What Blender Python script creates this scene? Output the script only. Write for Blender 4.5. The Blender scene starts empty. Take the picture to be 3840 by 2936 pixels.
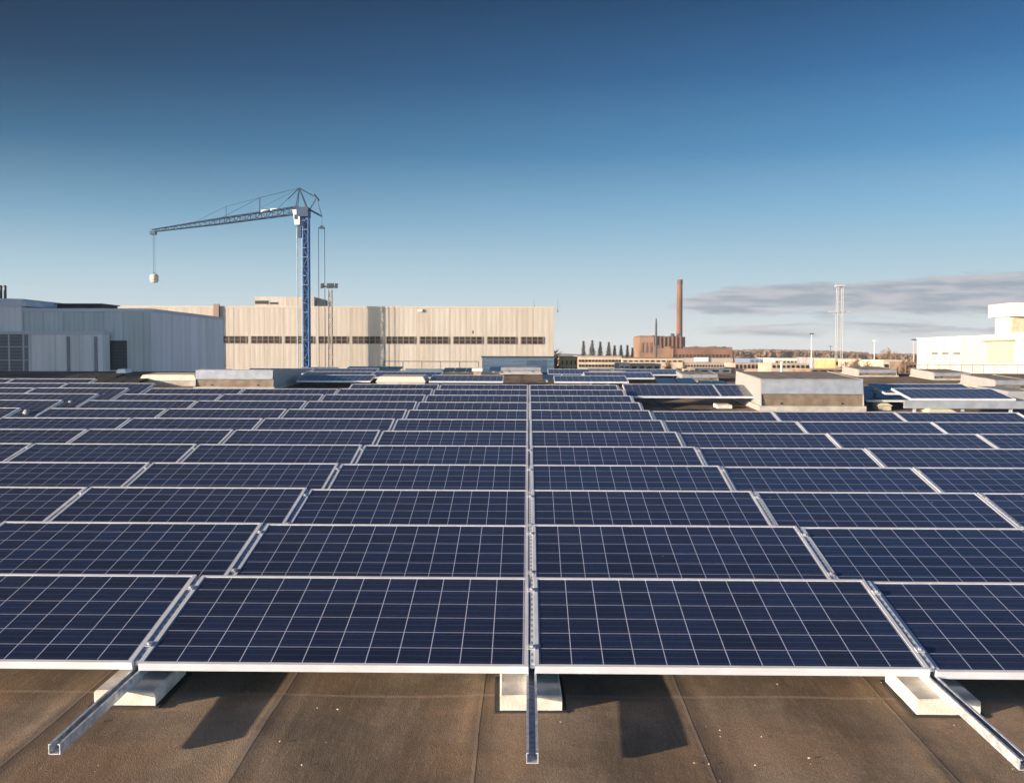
import bpy, math, random
from math import sin, cos, tan, radians, pi, atan2, sqrt
from mathutils import Vector, Matrix
random.seed(7)
S = bpy.context.scene
COL = S.collection

# ---------------------------------------------------------------- camera, sky, sun, exposure
FPX, YAW, PIT, ROL = 3635.0, -.0162, .0791, .0020      # focal length in photo pixels, angles to the roof
SLOPE = .0407                                          # roof rises away from the camera
CZ = 11.5                                              # eye above the ground
EYE = 1.9075                                           # eye above the roof
cam_pos = Vector((0, 0, CZ))
Rs = Matrix.Rotation(SLOPE, 3, 'X')
cy_, sy_ = cos(YAW), sin(YAW); cp, sp = cos(PIT), sin(PIT); cr, sr = cos(ROL), sin(ROL)
Ry = Matrix(((cy_, -sy_, 0), (sy_, cy_, 0), (0, 0, 1)))
Rp = Matrix(((1, 0, 0), (0, cp, -sp), (0, sp, cp)))
M = Rp @ Ry
right, fwd, up = M[0].copy(), M[1].copy(), M[2].copy()
r2 = right * cr + up * sr; u2 = up * cr - right * sr
r2, f2, u2 = Rs @ r2, Rs @ fwd, Rs @ u2
cd = bpy.data.cameras.new('camera'); cam = bpy.data.objects.new('camera', cd); COL.objects.link(cam)
mw = Matrix((r2, u2, -f2)).transposed().to_4x4(); mw.translation = cam_pos
cam.matrix_world = mw
cd.sensor_width = 36; cd.lens = 36 * FPX / 3840; cd.clip_start = .1; cd.clip_end = 20000
S.camera = cam

TRAVEL = Vector((5.28, 2.94, -.881)).normalized()      # where sunlight travels
SUN_EL = math.asin(-TRAVEL.z)
w = bpy.data.worlds.new('World'); S.world = w; w.use_nodes = True
nt = w.node_tree; nt.nodes.clear()
def N(t, typ, **k):
    n = t.nodes.new(typ)
    for a, b in k.items(): setattr(n, a, b)
    return n
def math_(t, op, a, b=None, c=None, clamp=False):
    n = N(t, 'ShaderNodeMath', operation=op, use_clamp=clamp)
    for i, v in enumerate((a, b, c)):
        if v is None: continue
        if isinstance(v, (int, float)): n.inputs[i].default_value = v
        else: t.links.new(v, n.inputs[i])
    return n.outputs[0]
def sstep(t, v, a, b):
    n = N(t, 'ShaderNodeMapRange', interpolation_type='SMOOTHSTEP')
    t.links.new(v, n.inputs[0]); n.inputs[1].default_value = a; n.inputs[2].default_value = b
    return n.outputs[0]
def mix(t, f, a, b, mode='MIX'):
    n = N(t, 'ShaderNodeMix', data_type='RGBA', blend_type=mode)
    for s, v in ((n.inputs[0], f), (n.inputs[6], a), (n.inputs[7], b)):
        if isinstance(v, (int, float)): s.default_value = v
        elif isinstance(v, tuple): s.default_value = (*v[:3], 1)
        else: t.links.new(v, s)
    return n.outputs[2]
sky = N(nt, 'ShaderNodeTexSky', sky_type='NISHITA', sun_disc=False, sun_elevation=SUN_EL,
        sun_rotation=atan2(-TRAVEL.x, -TRAVEL.y), altitude=0, air_density=1.0, dust_density=.6, ozone_density=2.2)
tc = N(nt, 'ShaderNodeTexCoord'); sx = N(nt, 'ShaderNodeSeparateXYZ'); nt.links.new(tc.outputs['Generated'], sx.inputs[0])
X, Y, Z = sx.outputs
# clear-air gradient opposite the sun: deep polarised blue higher up, pale at the horizon, brighter to the right
EXPO = 1.0; BGS = .15
def lin(c): return tuple(((v / 255) / 12.92 if v < 11 else ((v / 255 + .055) / 1.055) ** 2.4) for v in c)
ramp = N(nt, 'ShaderNodeValToRGB'); nt.links.new(Z, ramp.inputs[0])
SKYR = [(0.0, (218, 220, 222)), (.030, (206, 216, 222)), (.075, (178, 205, 219)), (.135, (130, 176, 206)), (.20, (76, 132, 174)), (.27, (44, 94, 140)), (.35, (18, 60, 98)), (.52, (50, 84, 134)), (.72, (26, 46, 86)), (1.0, (18, 34, 64))]
els = ramp.color_ramp.elements
while len(els) < len(SKYR): els.new(.5)
for e, (p, c) in zip(els, SKYR): e.position = p; e.color = (*lin(c), 1)
hor = math_(nt, 'MULTIPLY_ADD', math_(nt, 'MULTIPLY', X, sstep(nt, Z, .05, .3)), 1.1, 1.0)
hor = math_(nt, 'MULTIPLY', hor, 1 / (BGS * 2 ** EXPO))
hv = N(nt, 'ShaderNodeVectorMath', operation='SCALE'); nt.links.new(ramp.outputs[0], hv.inputs[0]); nt.links.new(hor, hv.inputs['Scale'])
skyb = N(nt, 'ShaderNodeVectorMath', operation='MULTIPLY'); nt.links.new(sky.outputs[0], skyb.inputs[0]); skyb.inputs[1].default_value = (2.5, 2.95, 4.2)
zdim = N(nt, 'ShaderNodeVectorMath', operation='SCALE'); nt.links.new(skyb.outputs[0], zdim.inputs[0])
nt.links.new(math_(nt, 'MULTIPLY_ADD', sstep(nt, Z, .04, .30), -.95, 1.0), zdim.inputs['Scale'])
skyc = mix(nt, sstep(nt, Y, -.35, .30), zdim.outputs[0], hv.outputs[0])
# low streaky clouds on the right of the horizon
Yc = math_(nt, 'MAXIMUM', Y, .02)
az = math_(nt, 'DIVIDE', X, Yc); el = math_(nt, 'DIVIDE', Z, Yc)
cv = N(nt, 'ShaderNodeCombineXYZ')
nt.links.new(math_(nt, 'MULTIPLY', az, 9.0), cv.inputs[0]); nt.links.new(math_(nt, 'MULTIPLY', el, 70.0), cv.inputs[1])
cn = N(nt, 'ShaderNodeTexNoise'); cn.inputs['Scale'].default_value = 1.0; cn.inputs['Detail'].default_value = 7; cn.inputs['Roughness'].default_value = .62
cn.inputs['Distortion'].default_value = .5
nt.links.new(cv.outputs[0], cn.inputs['Vector'])
# band: centre rises slightly to the right, widening
wid = math_(nt, 'MULTIPLY_ADD', az, .062, .007)
dev = math_(nt, 'ABSOLUTE', math_(nt, 'SUBTRACT', el, math_(nt, 'MULTIPLY_ADD', az, .022, .0505)))
band = math_(nt, 'SUBTRACT', 1.0, math_(nt, 'DIVIDE', dev, math_(nt, 'MULTIPLY', wid, 1.15)), clamp=True)
band2 = math_(nt, 'MULTIPLY', math_(nt, 'SUBTRACT', 1.0, math_(nt, 'DIVIDE', math_(nt, 'ABSOLUTE', math_(nt, 'SUBTRACT', el, .025)), .022), clamp=True), .55)
bb = math_(nt, 'MAXIMUM', band, band2)
cov = math_(nt, 'MULTIPLY', bb, sstep(nt, az, .10, .22))
thr = math_(nt, 'ADD', math_(nt, 'MULTIPLY', cov, .78), math_(nt, 'SUBTRACT', cn.outputs[0], .5))
cm = math_(nt, 'MULTIPLY', sstep(nt, thr, .26, .50), math_(nt, 'GREATER_THAN', Y, .03))
cn2 = N(nt, 'ShaderNodeTexNoise'); cn2.inputs['Scale'].default_value = 1.7; cn2.inputs['Detail'].default_value = 5
nt.links.new(cv.outputs[0], cn2.inputs['Vector'])
cshade = mix(nt, sstep(nt, cn2.outputs[0], .38, .64), (.27, .31, .39), (.52, .50, .54))
cloudc = mix(nt, 1.0, mix(nt, .0, cshade, cshade), (1 / (BGS * 2 ** EXPO),) * 3, 'MULTIPLY')
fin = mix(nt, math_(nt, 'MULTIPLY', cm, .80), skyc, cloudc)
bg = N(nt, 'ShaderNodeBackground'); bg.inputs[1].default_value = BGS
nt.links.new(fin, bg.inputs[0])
wo = N(nt, 'ShaderNodeOutputWorld'); nt.links.new(bg.outputs[0], wo.inputs[0])

sl = bpy.data.lights.new('sun', 'SUN'); sun = bpy.data.objects.new('sun', sl); COL.objects.link(sun)
sl.energy = 5.0; sl.angle = radians(.5); sl.color = (1, .81, .60)
sun.rotation_euler = TRAVEL.to_track_quat('-Z', 'Y').to_euler(); sun.location = (-60, -30, 60)
S.view_settings.view_transform = 'Standard'; S.view_settings.look = 'None'
S.view_settings.exposure = EXPO; S.view_settings.gamma = 1

# ---------------------------------------------------------------- helpers
def pray(x, y):
    return (r2 * ((x - 1920) / FPX) - u2 * ((y - 1468) / FPX) + f2)
def at(x, y, Yd):                       # photo pixel at world distance Yd
    d = pray(x, y); return cam_pos + d * (Yd / d.y)
def roof(u, v, h=0):                    # front slope of the roof
    return cam_pos + Rs @ Vector((u, v, h - EYE))
RIDGE = 32.0
ridge_z = roof(0, RIDGE).z; ridge_y = roof(0, RIDGE).y
def back_z(Yd): return ridge_z - (Yd - ridge_y) * SLOPE
def roof_at(x, y, h=0):                 # pixel -> (u, v) on the front slope
    d = Rs.transposed() @ pray(x, y); k = (h - EYE) / d.z
    return d.x * k, d.y * k

class MB:
    def __init__(s): s.v = []; s.f = []; s.m = []; s.cur = 0
    def face(s, pts, flip=False):
        b = len(s.v); s.v += [tuple(p) for p in pts]; f = list(range(b, b + len(pts)))
        s.f.append(f[::-1] if flip else f); s.m.append(s.cur)
    def hexa(s, p):                     # 8 corners: bottom ring 0-3 ccw, top ring 4-7
        b = len(s.v); s.v += [tuple(q) for q in p]
        for f in ((3, 2, 1, 0), (4, 5, 6, 7), (0, 1, 5, 4), (1, 2, 6, 5), (2, 3, 7, 6), (3, 0, 4, 7)):
            s.f.append([b + i for i in f]); s.m.append(s.cur)
    def box(s, x0, y0, z0, x1, y1, z1):
        s.hexa([(x0, y0, z0), (x1, y0, z0), (x1, y1, z0), (x0, y1, z0), (x0, y0, z1), (x1, y0, z1), (x1, y1, z1), (x0, y1, z1)])
    def tube(s, a, b, r, r1=None, n=6, cap=True):
        a = Vector(a); b = Vector(b); r1 = r if r1 is None else r1
        d = (b - a).normalized(); e = Vector((0, 0, 1)) if abs(d.z) < .9 else Vector((1, 0, 0))
        x = d.cross(e).normalized(); y = d.cross(x)
        k = len(s.v)
        for p, rr in ((a, r), (b, r1)):
            for i in range(n):
                t = 2 * pi * i / n; s.v.append(tuple(p + x * (cos(t) * rr) + y * (sin(t) * rr)))
        for i in range(n):
            j = (i + 1) % n; s.f.append([k + i, k + n + i, k + n + j, k + j]); s.m.append(s.cur)
        if cap:
            s.f.append([k + i for i in range(n)]); s.m.append(s.cur)
            s.f.append([k + n + i for i in range(n)][::-1]); s.m.append(s.cur)
    def build(s, name, mats, parent=None, smooth=False):
        me = bpy.data.meshes.new(name); me.from_pydata(s.v, [], s.f); me.update()
        for m in (mats if isinstance(mats, (list, tuple)) else [mats]): me.materials.append(m)
        for p, mi in zip(me.polygons, s.m): p.material_index = mi; p.use_smooth = smooth
        o = bpy.data.objects.new(name, me); COL.objects.link(o)
        if parent: o.parent = parent
        return o
def tag(o, label=None, cat=None, group=None, kind=None):
    if label: o['label'] = label
    if cat: o['category'] = cat
    if group: o['group'] = group
    if kind: o['kind'] = kind
    return o
def thing(name, label, cat, loc=(0, 0, 0), rot=(0, 0, 0), group=None):
    o = bpy.data.objects.new(name, None); COL.objects.link(o); o.location = loc; o.rotation_euler = rot
    o.empty_display_size = .2
    return tag(o, label, cat, group)
def copy_thing(root, loc, label, group=None, rot=None):
    r = root.copy(); COL.objects.link(r); r.location = loc; r['label'] = label
    if rot is not None: r.rotation_euler = rot
    if group: r['group'] = group
    for c in list(root.children):
        d = c.copy(); COL.objects.link(d); d.parent = r
        for g in list(c.children):
            e = g.copy(); COL.objects.link(e); e.parent = d
    return r

def mat(name, col, rough=.7, metal=0, var=0, scale=3, bump=0, bscale=40, col2=None, spec=.5, coord='Object', streak=None):
    m = bpy.data.materials.new(name); m.use_nodes = True; t = m.node_tree
    b = t.nodes['Principled BSDF']
    b.inputs['Roughness'].default_value = rough; b.inputs['Metallic'].default_value = metal
    b.inputs['Specular IOR Level'].default_value = spec
    b.inputs['Base Color'].default_value = (*col, 1)
    c = N(t, 'ShaderNodeTexCoord')
    vec = c.outputs[coord]
    if streak:
        mp = N(t, 'ShaderNodeMapping'); mp.inputs['Scale'].default_value = streak
        t.links.new(vec, mp.inputs[0]); vec = mp.outputs[0]
    if var or col2:
        n = N(t, 'ShaderNodeTexNoise'); n.inputs['Scale'].default_value = scale; n.inputs['Detail'].default_value = 6
        t.links.new(vec, n.inputs['Vector'])
        lo = col2 or tuple(max(0, x * (1 - var)) for x in col); hi = col if col2 else tuple(x * (1 + var) for x in col)
        t.links.new(mix(t, sstep(t, n.outputs[0], .32, .68), lo, hi), b.inputs['Base Color'])
    if bump:
        n2 = N(t, 'ShaderNodeTexNoise'); n2.inputs['Scale'].default_value = bscale; n2.inputs['Detail'].default_value = 4
        t.links.new(c.outputs[coord], n2.inputs['Vector'])
        bp = N(t, 'ShaderNodeBump'); bp.inputs['Strength'].default_value = bump; bp.inputs['Distance'].default_value = .02
        t.links.new(n2.outputs[0], bp.inputs['Height']); t.links.new(bp.outputs[0], b.inputs['Normal'])
    return m

def cladding(name, col, pitch, axis, depth=.3, var=.1, rough=.6, panel=0, panelvar=.06):
    """metal cladding: vertical ribs of the given pitch along the axis, as bump, with stained panels"""
    m = bpy.data.materials.new(name); m.use_nodes = True; t = m.node_tree
    b = t.nodes['Principled BSDF']; b.inputs['Roughness'].default_value = rough
    c = N(t, 'ShaderNodeTexCoord'); s = N(t, 'ShaderNodeSeparateXYZ'); t.links.new(c.outputs['Object'], s.inputs[0])
    a = s.outputs[{'x': 0, 'y': 1, 'z': 2}[axis]]
    saw = math_(t, 'PINGPONG', math_(t, 'DIVIDE', a, pitch), .5)
    h = sstep(t, saw, .12, .3)
    bp = N(t, 'ShaderNodeBump'); bp.inputs['Strength'].default_value = depth; bp.inputs['Distance'].default_value = .05
    t.links.new(h, bp.inputs['Height']); t.links.new(bp.outputs[0], b.inputs['Normal'])
    mp = N(t, 'ShaderNodeMapping'); mp.inputs['Scale'].default_value = (.9, .9, .12); t.links.new(c.outputs['Object'], mp.inputs[0])
    n = N(t, 'ShaderNodeTexNoise'); n.inputs['Scale'].default_value = 1.6; n.inputs['Detail'].default_value = 7
    t.links.new(mp.outputs[0], n.inputs[0])
    cc = mix(t, sstep(t, n.outputs[0], .3, .7), tuple(x * (1 - var) for x in col), tuple(x * (1 + var * .5) for x in col))
    if panel:
        fl = math_(t, 'FLOOR', math_(t, 'DIVIDE', a, panel)); wn = N(t, 'ShaderNodeTexWhiteNoise', noise_dimensions='1D')
        t.links.new(fl, wn.inputs['W'])
        cc = mix(t, wn.outputs[0], cc, mix(t, 1.0, cc, (1 - panelvar, 1 - panelvar * 1.3, 1 - panelvar * 1.7), 'MULTIPLY'))
        ln = math_(t, 'LESS_THAN', math_(t, 'PINGPONG', math_(t, 'DIVIDE', a, panel), .5), .04)
        cc = mix(t, math_(t, 'MULTIPLY', ln, .35), cc, tuple(x * .5 for x in col))
    t.links.new(cc, b.inputs['Base Color'])
    return m

# ---- materials
def mat_cells():
    m = bpy.data.materials.new('solar_cells'); m.use_nodes = True; t = m.node_tree
    b = t.nodes['Principled BSDF']
    c = N(t, 'ShaderNodeTexCoord'); s = N(t, 'ShaderNodeSeparateXYZ'); t.links.new(c.outputs['Object'], s.inputs[0])
    P = .1585
    def grid(v, off, half):
        q = math_(t, 'DIVIDE', math_(t, 'SUBTRACT', v, off), P)
        d = math_(t, 'PINGPONG', q, .5)                          # 0 at a cell edge
        return q, math_(t, 'LESS_THAN', d, half / P)
    qx, lx = grid(s.outputs[0], .027, .0021); qy, ly = grid(s.outputs[1], .0205, .0023)
    line = math_(t, 'MAXIMUM', lx, ly)
    fx = math_(t, 'FLOOR', qx); fy = math_(t, 'FLOOR', qy)
    oi = N(t, 'ShaderNodeObjectInfo')
    cv = N(t, 'ShaderNodeCombineXYZ'); t.links.new(fx, cv.inputs[0]); t.links.new(fy, cv.inputs[1])
    t.links.new(math_(t, 'MULTIPLY', oi.outputs['Random'], 97.0), cv.inputs[2])
    wn = N(t, 'ShaderNodeTexWhiteNoise', noise_dimensions='3D'); t.links.new(cv.outputs[0], wn.inputs[0])
    base = mix(t, wn.outputs[0], (.0023, .0080, .027), (.0050, .0160, .052))
    rowt = mix(t, oi.outputs['Random'], (.75, 1.05, 1.15), (1.6, 1.0, 1.0))
    base = mix(t, .8, base, mix(t, 1.0, base, rowt, 'MULTIPLY'))
    # crystal flakes
    vo = N(t, 'ShaderNodeTexVoronoi'); vo.inputs['Scale'].default_value = 70; t.links.new(c.outputs['Object'], vo.inputs[0])
    base = mix(t, .30, base, mix(t, 1.0, base, vo.outputs['Color'], 'SOFT_LIGHT'))
    # bus bars, three per cell
    bus = math_(t, 'LESS_THAN', math_(t, 'PINGPONG', math_(t, 'MULTIPLY_ADD', qy, 3.0, .5), .5), .024)
    base = mix(t, math_(t, 'MULTIPLY', bus, .3), base, (.20, .24, .32))
    base = mix(t, line, base, (.42, .45, .60))
    # dust film
    dn = N(t, 'ShaderNodeTexNoise'); dn.inputs['Scale'].default_value = 2.2; dn.inputs['Detail'].default_value = 6
    g = N(t, 'ShaderNodeNewGeometry'); t.links.new(g.outputs['Position'], dn.inputs[0])
    base = mix(t, math_(t, 'MULTIPLY', dn.outputs[0], .018), base, (.32, .34, .46))
    # droppings
    sp_ = N(t, 'ShaderNodeTexVoronoi'); sp_.inputs['Scale'].default_value = 2.1; t.links.new(g.outputs['Position'], sp_.inputs[0])
    dot = math_(t, 'MULTIPLY', math_(t, 'LESS_THAN', sp_.outputs['Distance'], .018), .5)
    base = mix(t, dot, base, (.6, .58, .55))
    t.links.new(base, b.inputs['Base Color'])
    b.inputs['IOR'].default_value = 1.40; b.inputs['Coat Weight'].default_value = .35; b.inputs['Coat Roughness'].default_value = .42; b.inputs['Coat IOR'].default_value = 1.45; b.inputs['Sheen Weight'].default_value = .02; b.inputs['Sheen Roughness'].default_value = .4; b.inputs['Sheen Tint'].default_value = (.8, .8, 1, 1)
    rn = math_(t, 'MULTIPLY_ADD', dn.outputs[0], .14, .10); t.links.new(rn, b.inputs['Roughness'])
    return m
M_cells = mat_cells()
M_frame = mat('anodised_frame', (.58, .60, .67), .45, .15, var=.06, scale=6)
M_galv = mat('galvanised_steel', (.58, .61, .66), .42, .45, var=.25, scale=30, bump=.15, bscale=60)
M_block = mat('ballast_concrete', (.60, .56, .51), .9, 0, var=.22, scale=8, bump=.2, bscale=90)
def mat_perf():
    m = mat('perforated_steel', (.66, .71, .80), .4, .25); t = m.node_tree; b = t.nodes['Principled BSDF']
    c = N(t, 'ShaderNodeTexCoord'); s = N(t, 'ShaderNodeSeparateXYZ'); t.links.new(c.outputs['Object'], s.inputs[0])
    sl_ = math_(t, 'LESS_THAN', math_(t, 'PINGPONG', math_(t, 'DIVIDE', s.outputs[1], .06), .5), .24)
    xx = math_(t, 'LESS_THAN', math_(t, 'ABSOLUTE', math_(t, 'SUBTRACT', s.outputs[0], .004)), .0055)
    k = math_(t, 'MULTIPLY', sl_, xx)
    t.links.new(mix(t, k, (.66, .71, .80), (.30, .32, .36)), b.inputs['Base Color'])
    return m
M_perf = mat_perf()

def mat_roof():
    m = bpy.data.materials.new('bitumen_felt'); m.use_nodes = True; t = m.node_tree
    b = t.nodes['Principled BSDF']; b.inputs['Roughness'].default_value = .88; b.inputs['Specular IOR Level'].default_value = .25
    c = N(t, 'ShaderNodeTexCoord'); P = c.outputs['Object']
    def noise(sc, det=6, vec=P, ro=.55):
        n = N(t, 'ShaderNodeTexNoise'); n.inputs['Scale'].default_value = sc; n.inputs['Detail'].default_value = det
        n.inputs['Roughness'].default_value = ro; t.links.new(vec, n.inputs['Vector']); return n.outputs[0]
    mp = N(t, 'ShaderNodeMapping'); mp.inputs['Scale'].default_value = (1.6, .35, 1); mp.inputs['Rotation'].default_value = (0, 0, radians(4)); t.links.new(P, mp.inputs[0])
    mp2 = N(t, 'ShaderNodeMapping'); mp2.inputs['Scale'].default_value = (60, 6, 1); mp2.inputs['Rotation'].default_value = (0, 0, radians(7)); t.links.new(P, mp2.inputs[0])
    base = mix(t, sstep(t, noise(1.3, 8, mp.outputs[0]), .34, .66), (.155, .115, .082), (.320, .248, .182))
    base = mix(t, math_(t, 'MULTIPLY', sstep(t, noise(.9, 6), .50, .66),   .45), base, (.33, .205, .125))
    base = mix(t, math_(t, 'MULTIPLY', sstep(t, noise(1.0, 3, mp2.outputs[0]), .45, .7), .35), base, (.30, .235, .185))
    fine = noise(110, 5, P, .75)
    base = mix(t, 1.0, base, mix(t, sstep(t, fine, .32, .68), (.36, .35, .34), (.64, .63, .62)), 'OVERLAY')
    # scattered pale specks of grit
    v = N(t, 'ShaderNodeTexVoronoi'); v.inputs['Scale'].default_value = 11; t.links.new(P, v.inputs[0])
    stn = sstep(t, noise(2.3, 7, P, .62), .50, .58)
    base = mix(t, math_(t, 'MULTIPLY', stn, .28), base, (.10, .078, .06))
    sc = math_(t, 'MULTIPLY', math_(t, 'LESS_THAN', v.outputs['Distance'], .045), sstep(t, noise(.9, 3), .5, .62))
    base = mix(t, math_(t, 'MULTIPLY', sc, .45), base, (.6, .52, .45))
    # ridge shade painted beside each lap of the felt: darker stripe, thin line
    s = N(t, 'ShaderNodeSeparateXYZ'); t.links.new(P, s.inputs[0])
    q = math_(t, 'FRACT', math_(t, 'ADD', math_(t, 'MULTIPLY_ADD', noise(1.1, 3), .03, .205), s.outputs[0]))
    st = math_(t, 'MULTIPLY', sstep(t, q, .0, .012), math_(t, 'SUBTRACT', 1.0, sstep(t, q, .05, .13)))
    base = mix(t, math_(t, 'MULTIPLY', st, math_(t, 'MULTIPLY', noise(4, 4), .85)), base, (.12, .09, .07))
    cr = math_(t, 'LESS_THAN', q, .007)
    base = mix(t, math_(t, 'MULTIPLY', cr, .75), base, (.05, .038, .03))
    ed = math_(t, 'GREATER_THAN', q, .986)  # pale edge: the lit ridge of the lap put into the colour
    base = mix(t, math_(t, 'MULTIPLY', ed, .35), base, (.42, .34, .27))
    # cross joints every few metres
    qy = math_(t, 'PINGPONG', math_(t, 'ADD', math_(t, 'MULTIPLY', s.outputs[1], .62), math_(t, 'MULTIPLY', noise(.6, 2), .03)), .5)
    base = mix(t, math_(t, 'MULTIPLY', math_(t, 'LESS_THAN', qy, .009), .5), base, (.36, .28, .22))
    t.links.new(base, b.inputs['Base Color'])
    bp = N(t, 'ShaderNodeBump'); bp.inputs['Strength'].default_value = .7; bp.inputs['Distance'].default_value = .006
    t.links.new(math_(t, 'ADD', noise(170, 4), math_(t, 'MULTIPLY', noise(9, 5), 1.2)), bp.inputs['Height']); t.links.new(bp.outputs[0], b.inputs['Normal'])
    return m
M_roof = mat_roof()
M_dark = mat('dark_metal', (.03, .032, .036), .5, .3)
M_cream = mat('cream_paint', (.62, .55, .46), .7, var=.1, scale=5)
M_white = mat('white_paint', (.74, .72, .69), .55, var=.05, scale=3)
M_vent = mat('ventilator_sheet', (.36, .38, .43), .42, .45, var=.12, scale=5, bump=.12, bscale=5)
M_ventside = mat('ventilator_cheek', (.33, .33, .335), .6, .1, var=.05, scale=4)
M_ventlow = mat('louvre_roof_reflection', (.20, .155, .115), .5, .25, var=.2, scale=6)  # brown reflection of the roof felt put into the base colour
M_topfelt = mat('brown_top_felt', (.23, .20, .18), .9, var=.3, scale=5)
M_curb = mat('curb_felt', (.38, .35, .32), .85, var=.15, scale=6)
M_glasswin = mat('window_glass', (.03, .035, .045), .12, 0)
M_shut = mat('dark_louvre', (.05, .055, .065), .5, .2)

# ---------------------------------------------------------------- ground and roof
g = MB(); R = 9000
g.face([(-R, -600, 0), (R, -600, 0), (R, R, 0), (-R, R, 0)])
tag(g.build('ground', mat('yard_ground', (.19, .145, .10), .95, col2=(.10, .09, .06), scale=.012, coord='Object')), kind='structure')

SEAM = [-.205 + k for k in range(-17, 30)]
def roof_mesh():
    b = MB(); x0, x1 = -17.6, 30.0; v0, v1 = -7.0, RIDGE
    xs = [x0] + [s for s in SEAM if x0 < s < x1] + [x1]
    vs = [v0, 0, 2.5] + [2.5 + .1 * i for i in range(1, 32)] + [8, 12, 18, 25, v1]
    def wob(a, c): return .0045 * sin(2.3 * a + .7) * sin(1.9 * c + a) + .003 * sin(5.1 * a + 1.7 * c)
    for i in range(len(xs) - 1):
        a, c = xs[i], xs[i + 1]; near = abs((a + c) / 2) < 4.2
        sub = 60 if near else 1
        def P(u, v):
            if not near: return roof(u, v, -.004)
            fade = max(0, min(1, (5.6 - v) / .4)) * max(0, min(1, (v - 2.3) / .4))
            ww = wob(u, v)
            for sm in (a, c):
                d = u - sm + (.010 * sin(v * 2.1 + sm * 3) + .006 * sin(v * 5.3 + sm * 7))
                amp = .0042 * (.75 + .35 * sin(v * 3.1 + sm * 5) + .2 * sin(v * 7.7 + sm))
                ww += amp * math.exp(-((d + .045) / .045) ** 2) if d < -.0 else amp * math.exp(-1) * math.exp(-(d / .012) ** 2)
                ww += .35 * amp * math.exp(-((d - .10) / .03) ** 2)
            return roof(u, v, ww * fade - .004)
        for j in range(len(vs) - 1):
            for k in range(sub):
                a0 = a + (c - a) * k / sub; a1 = a + (c - a) * (k + 1) / sub
                b.face([P(a0, vs[j]), P(a1, vs[j]), P(a1, vs[j + 1]), P(a0, vs[j + 1])])
    # back slope and walls of the hall below
    a, c = roof(x0, v1, -.004), roof(x1, v1, -.004)
    yb = 60.0; zb = back_z(yb)
    b.face([a, c, (x1, yb, zb), (x0, yb, zb)])
    f0, f1 = roof(x0, v0, -.03), roof(x1, v0, -.03)
    for p, q in (((x0, yb, zb), (x1, yb, zb)), (f1, f0)):
        b.face([p, (p[0], p[1], 0), (q[0], q[1], 0), q])
    for x, fl in ((x0, 0), (x1, 1)):
        b.face([(x, f0.y, 0), (x, f0.y, f0.z), (x, a.y, a.z), (x, yb, zb), (x, yb, 0)], fl)
    return b
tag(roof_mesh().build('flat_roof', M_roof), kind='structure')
# loose grit on the felt
gb = MB()
for i in range(50):
    u = random.uniform(-2.4, 2.6); v = random.uniform(3.2, 4.95)
    if random.random() < .45: u = random.choice((.80, 1.0, 1.9, -.95)) + random.gauss(0, .12)
    s = random.uniform(.002, .006); p = roof(u, v, .004)
    a = random.uniform(0, 3)
    q = [p + Vector((cos(a + t) * s * random.uniform(.6, 1.4), sin(a + t) * s, 0)) for t in (0, 1.57, 3.14, 4.7)]
    gb.hexa(q + [x + Vector((0, 0, s * .9)) for x in q])
tag(gb.build('grit', mat('pale_grit', (.42, .35, .29), .9)), 'loose pale grit scattered over the brown roof felt', 'grit', kind='stuff')

# ---------------------------------------------------------------- solar array
W = 1.988; PL, PW = 1.956, .992; TILT = .185; Y0 = 4.701; PITCH = 1.453; X0 = .024; WALK = .45
ORD = ['', 'first', 'second', 'third', 'fourth', 'fifth', 'sixth', 'seventh', 'eighth', 'ninth', 'tenth', 'eleventh', 'twelfth', 'thirteenth']
def panel_parts(root):
    f = MB(); fl = .021; h = .04
    f.box(0, 0, 0, PL, fl, h); f.box(0, PW - fl, 0, PL, PW, h)
    f.box(0, fl, 0, fl, PW - fl, h); f.box(PL - fl, fl, 0, PL, PW - fl, h)
    f.build('frame', M_frame, root)
    c = MB(); c.box(fl, fl, .029, PL - fl, PW - fl, .036)
    c.build('glass', M_cells, root)
proto = None
def put_panel(u, v, h, label, group, tilt=TILT, yaw=0):
    """u,v,h: left end of the front top edge in roof coordinates"""
    global proto
    rx = SLOPE + tilt
    top = Vector((0, -sin(rx) * .04, cos(rx) * .04))
    loc = roof(u, v, h) - top
    rot = (rx + random.gauss(0, .0011), 0, yaw)
    if proto is None:
        proto = thing('solar_panel', label, 'solar panel', loc, rot, group); panel_parts(proto); return proto
    return copy_thing(proto, loc, label, group, rot)
GM = 'solar panels of the main array'
def gapx(c):                           # centre of gap c (0 = centre rail)
    x = c * W + X0
    return x
def col_u(c):                          # left end of column c (…-2,-1 | 1,2…)
    if c > 0: u = gapx(c - 1) + .016
    else:
        u = gapx(c) + .016
        if c <= -5: u -= WALK
    return u
def visible(u0, u1, v):
    k = (1920 + 260) / FPX
    return u1 > -k * (v + .6) - W * .8 and u0 < k * (v + .6) + W * .8
rail_rows = {}
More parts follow.
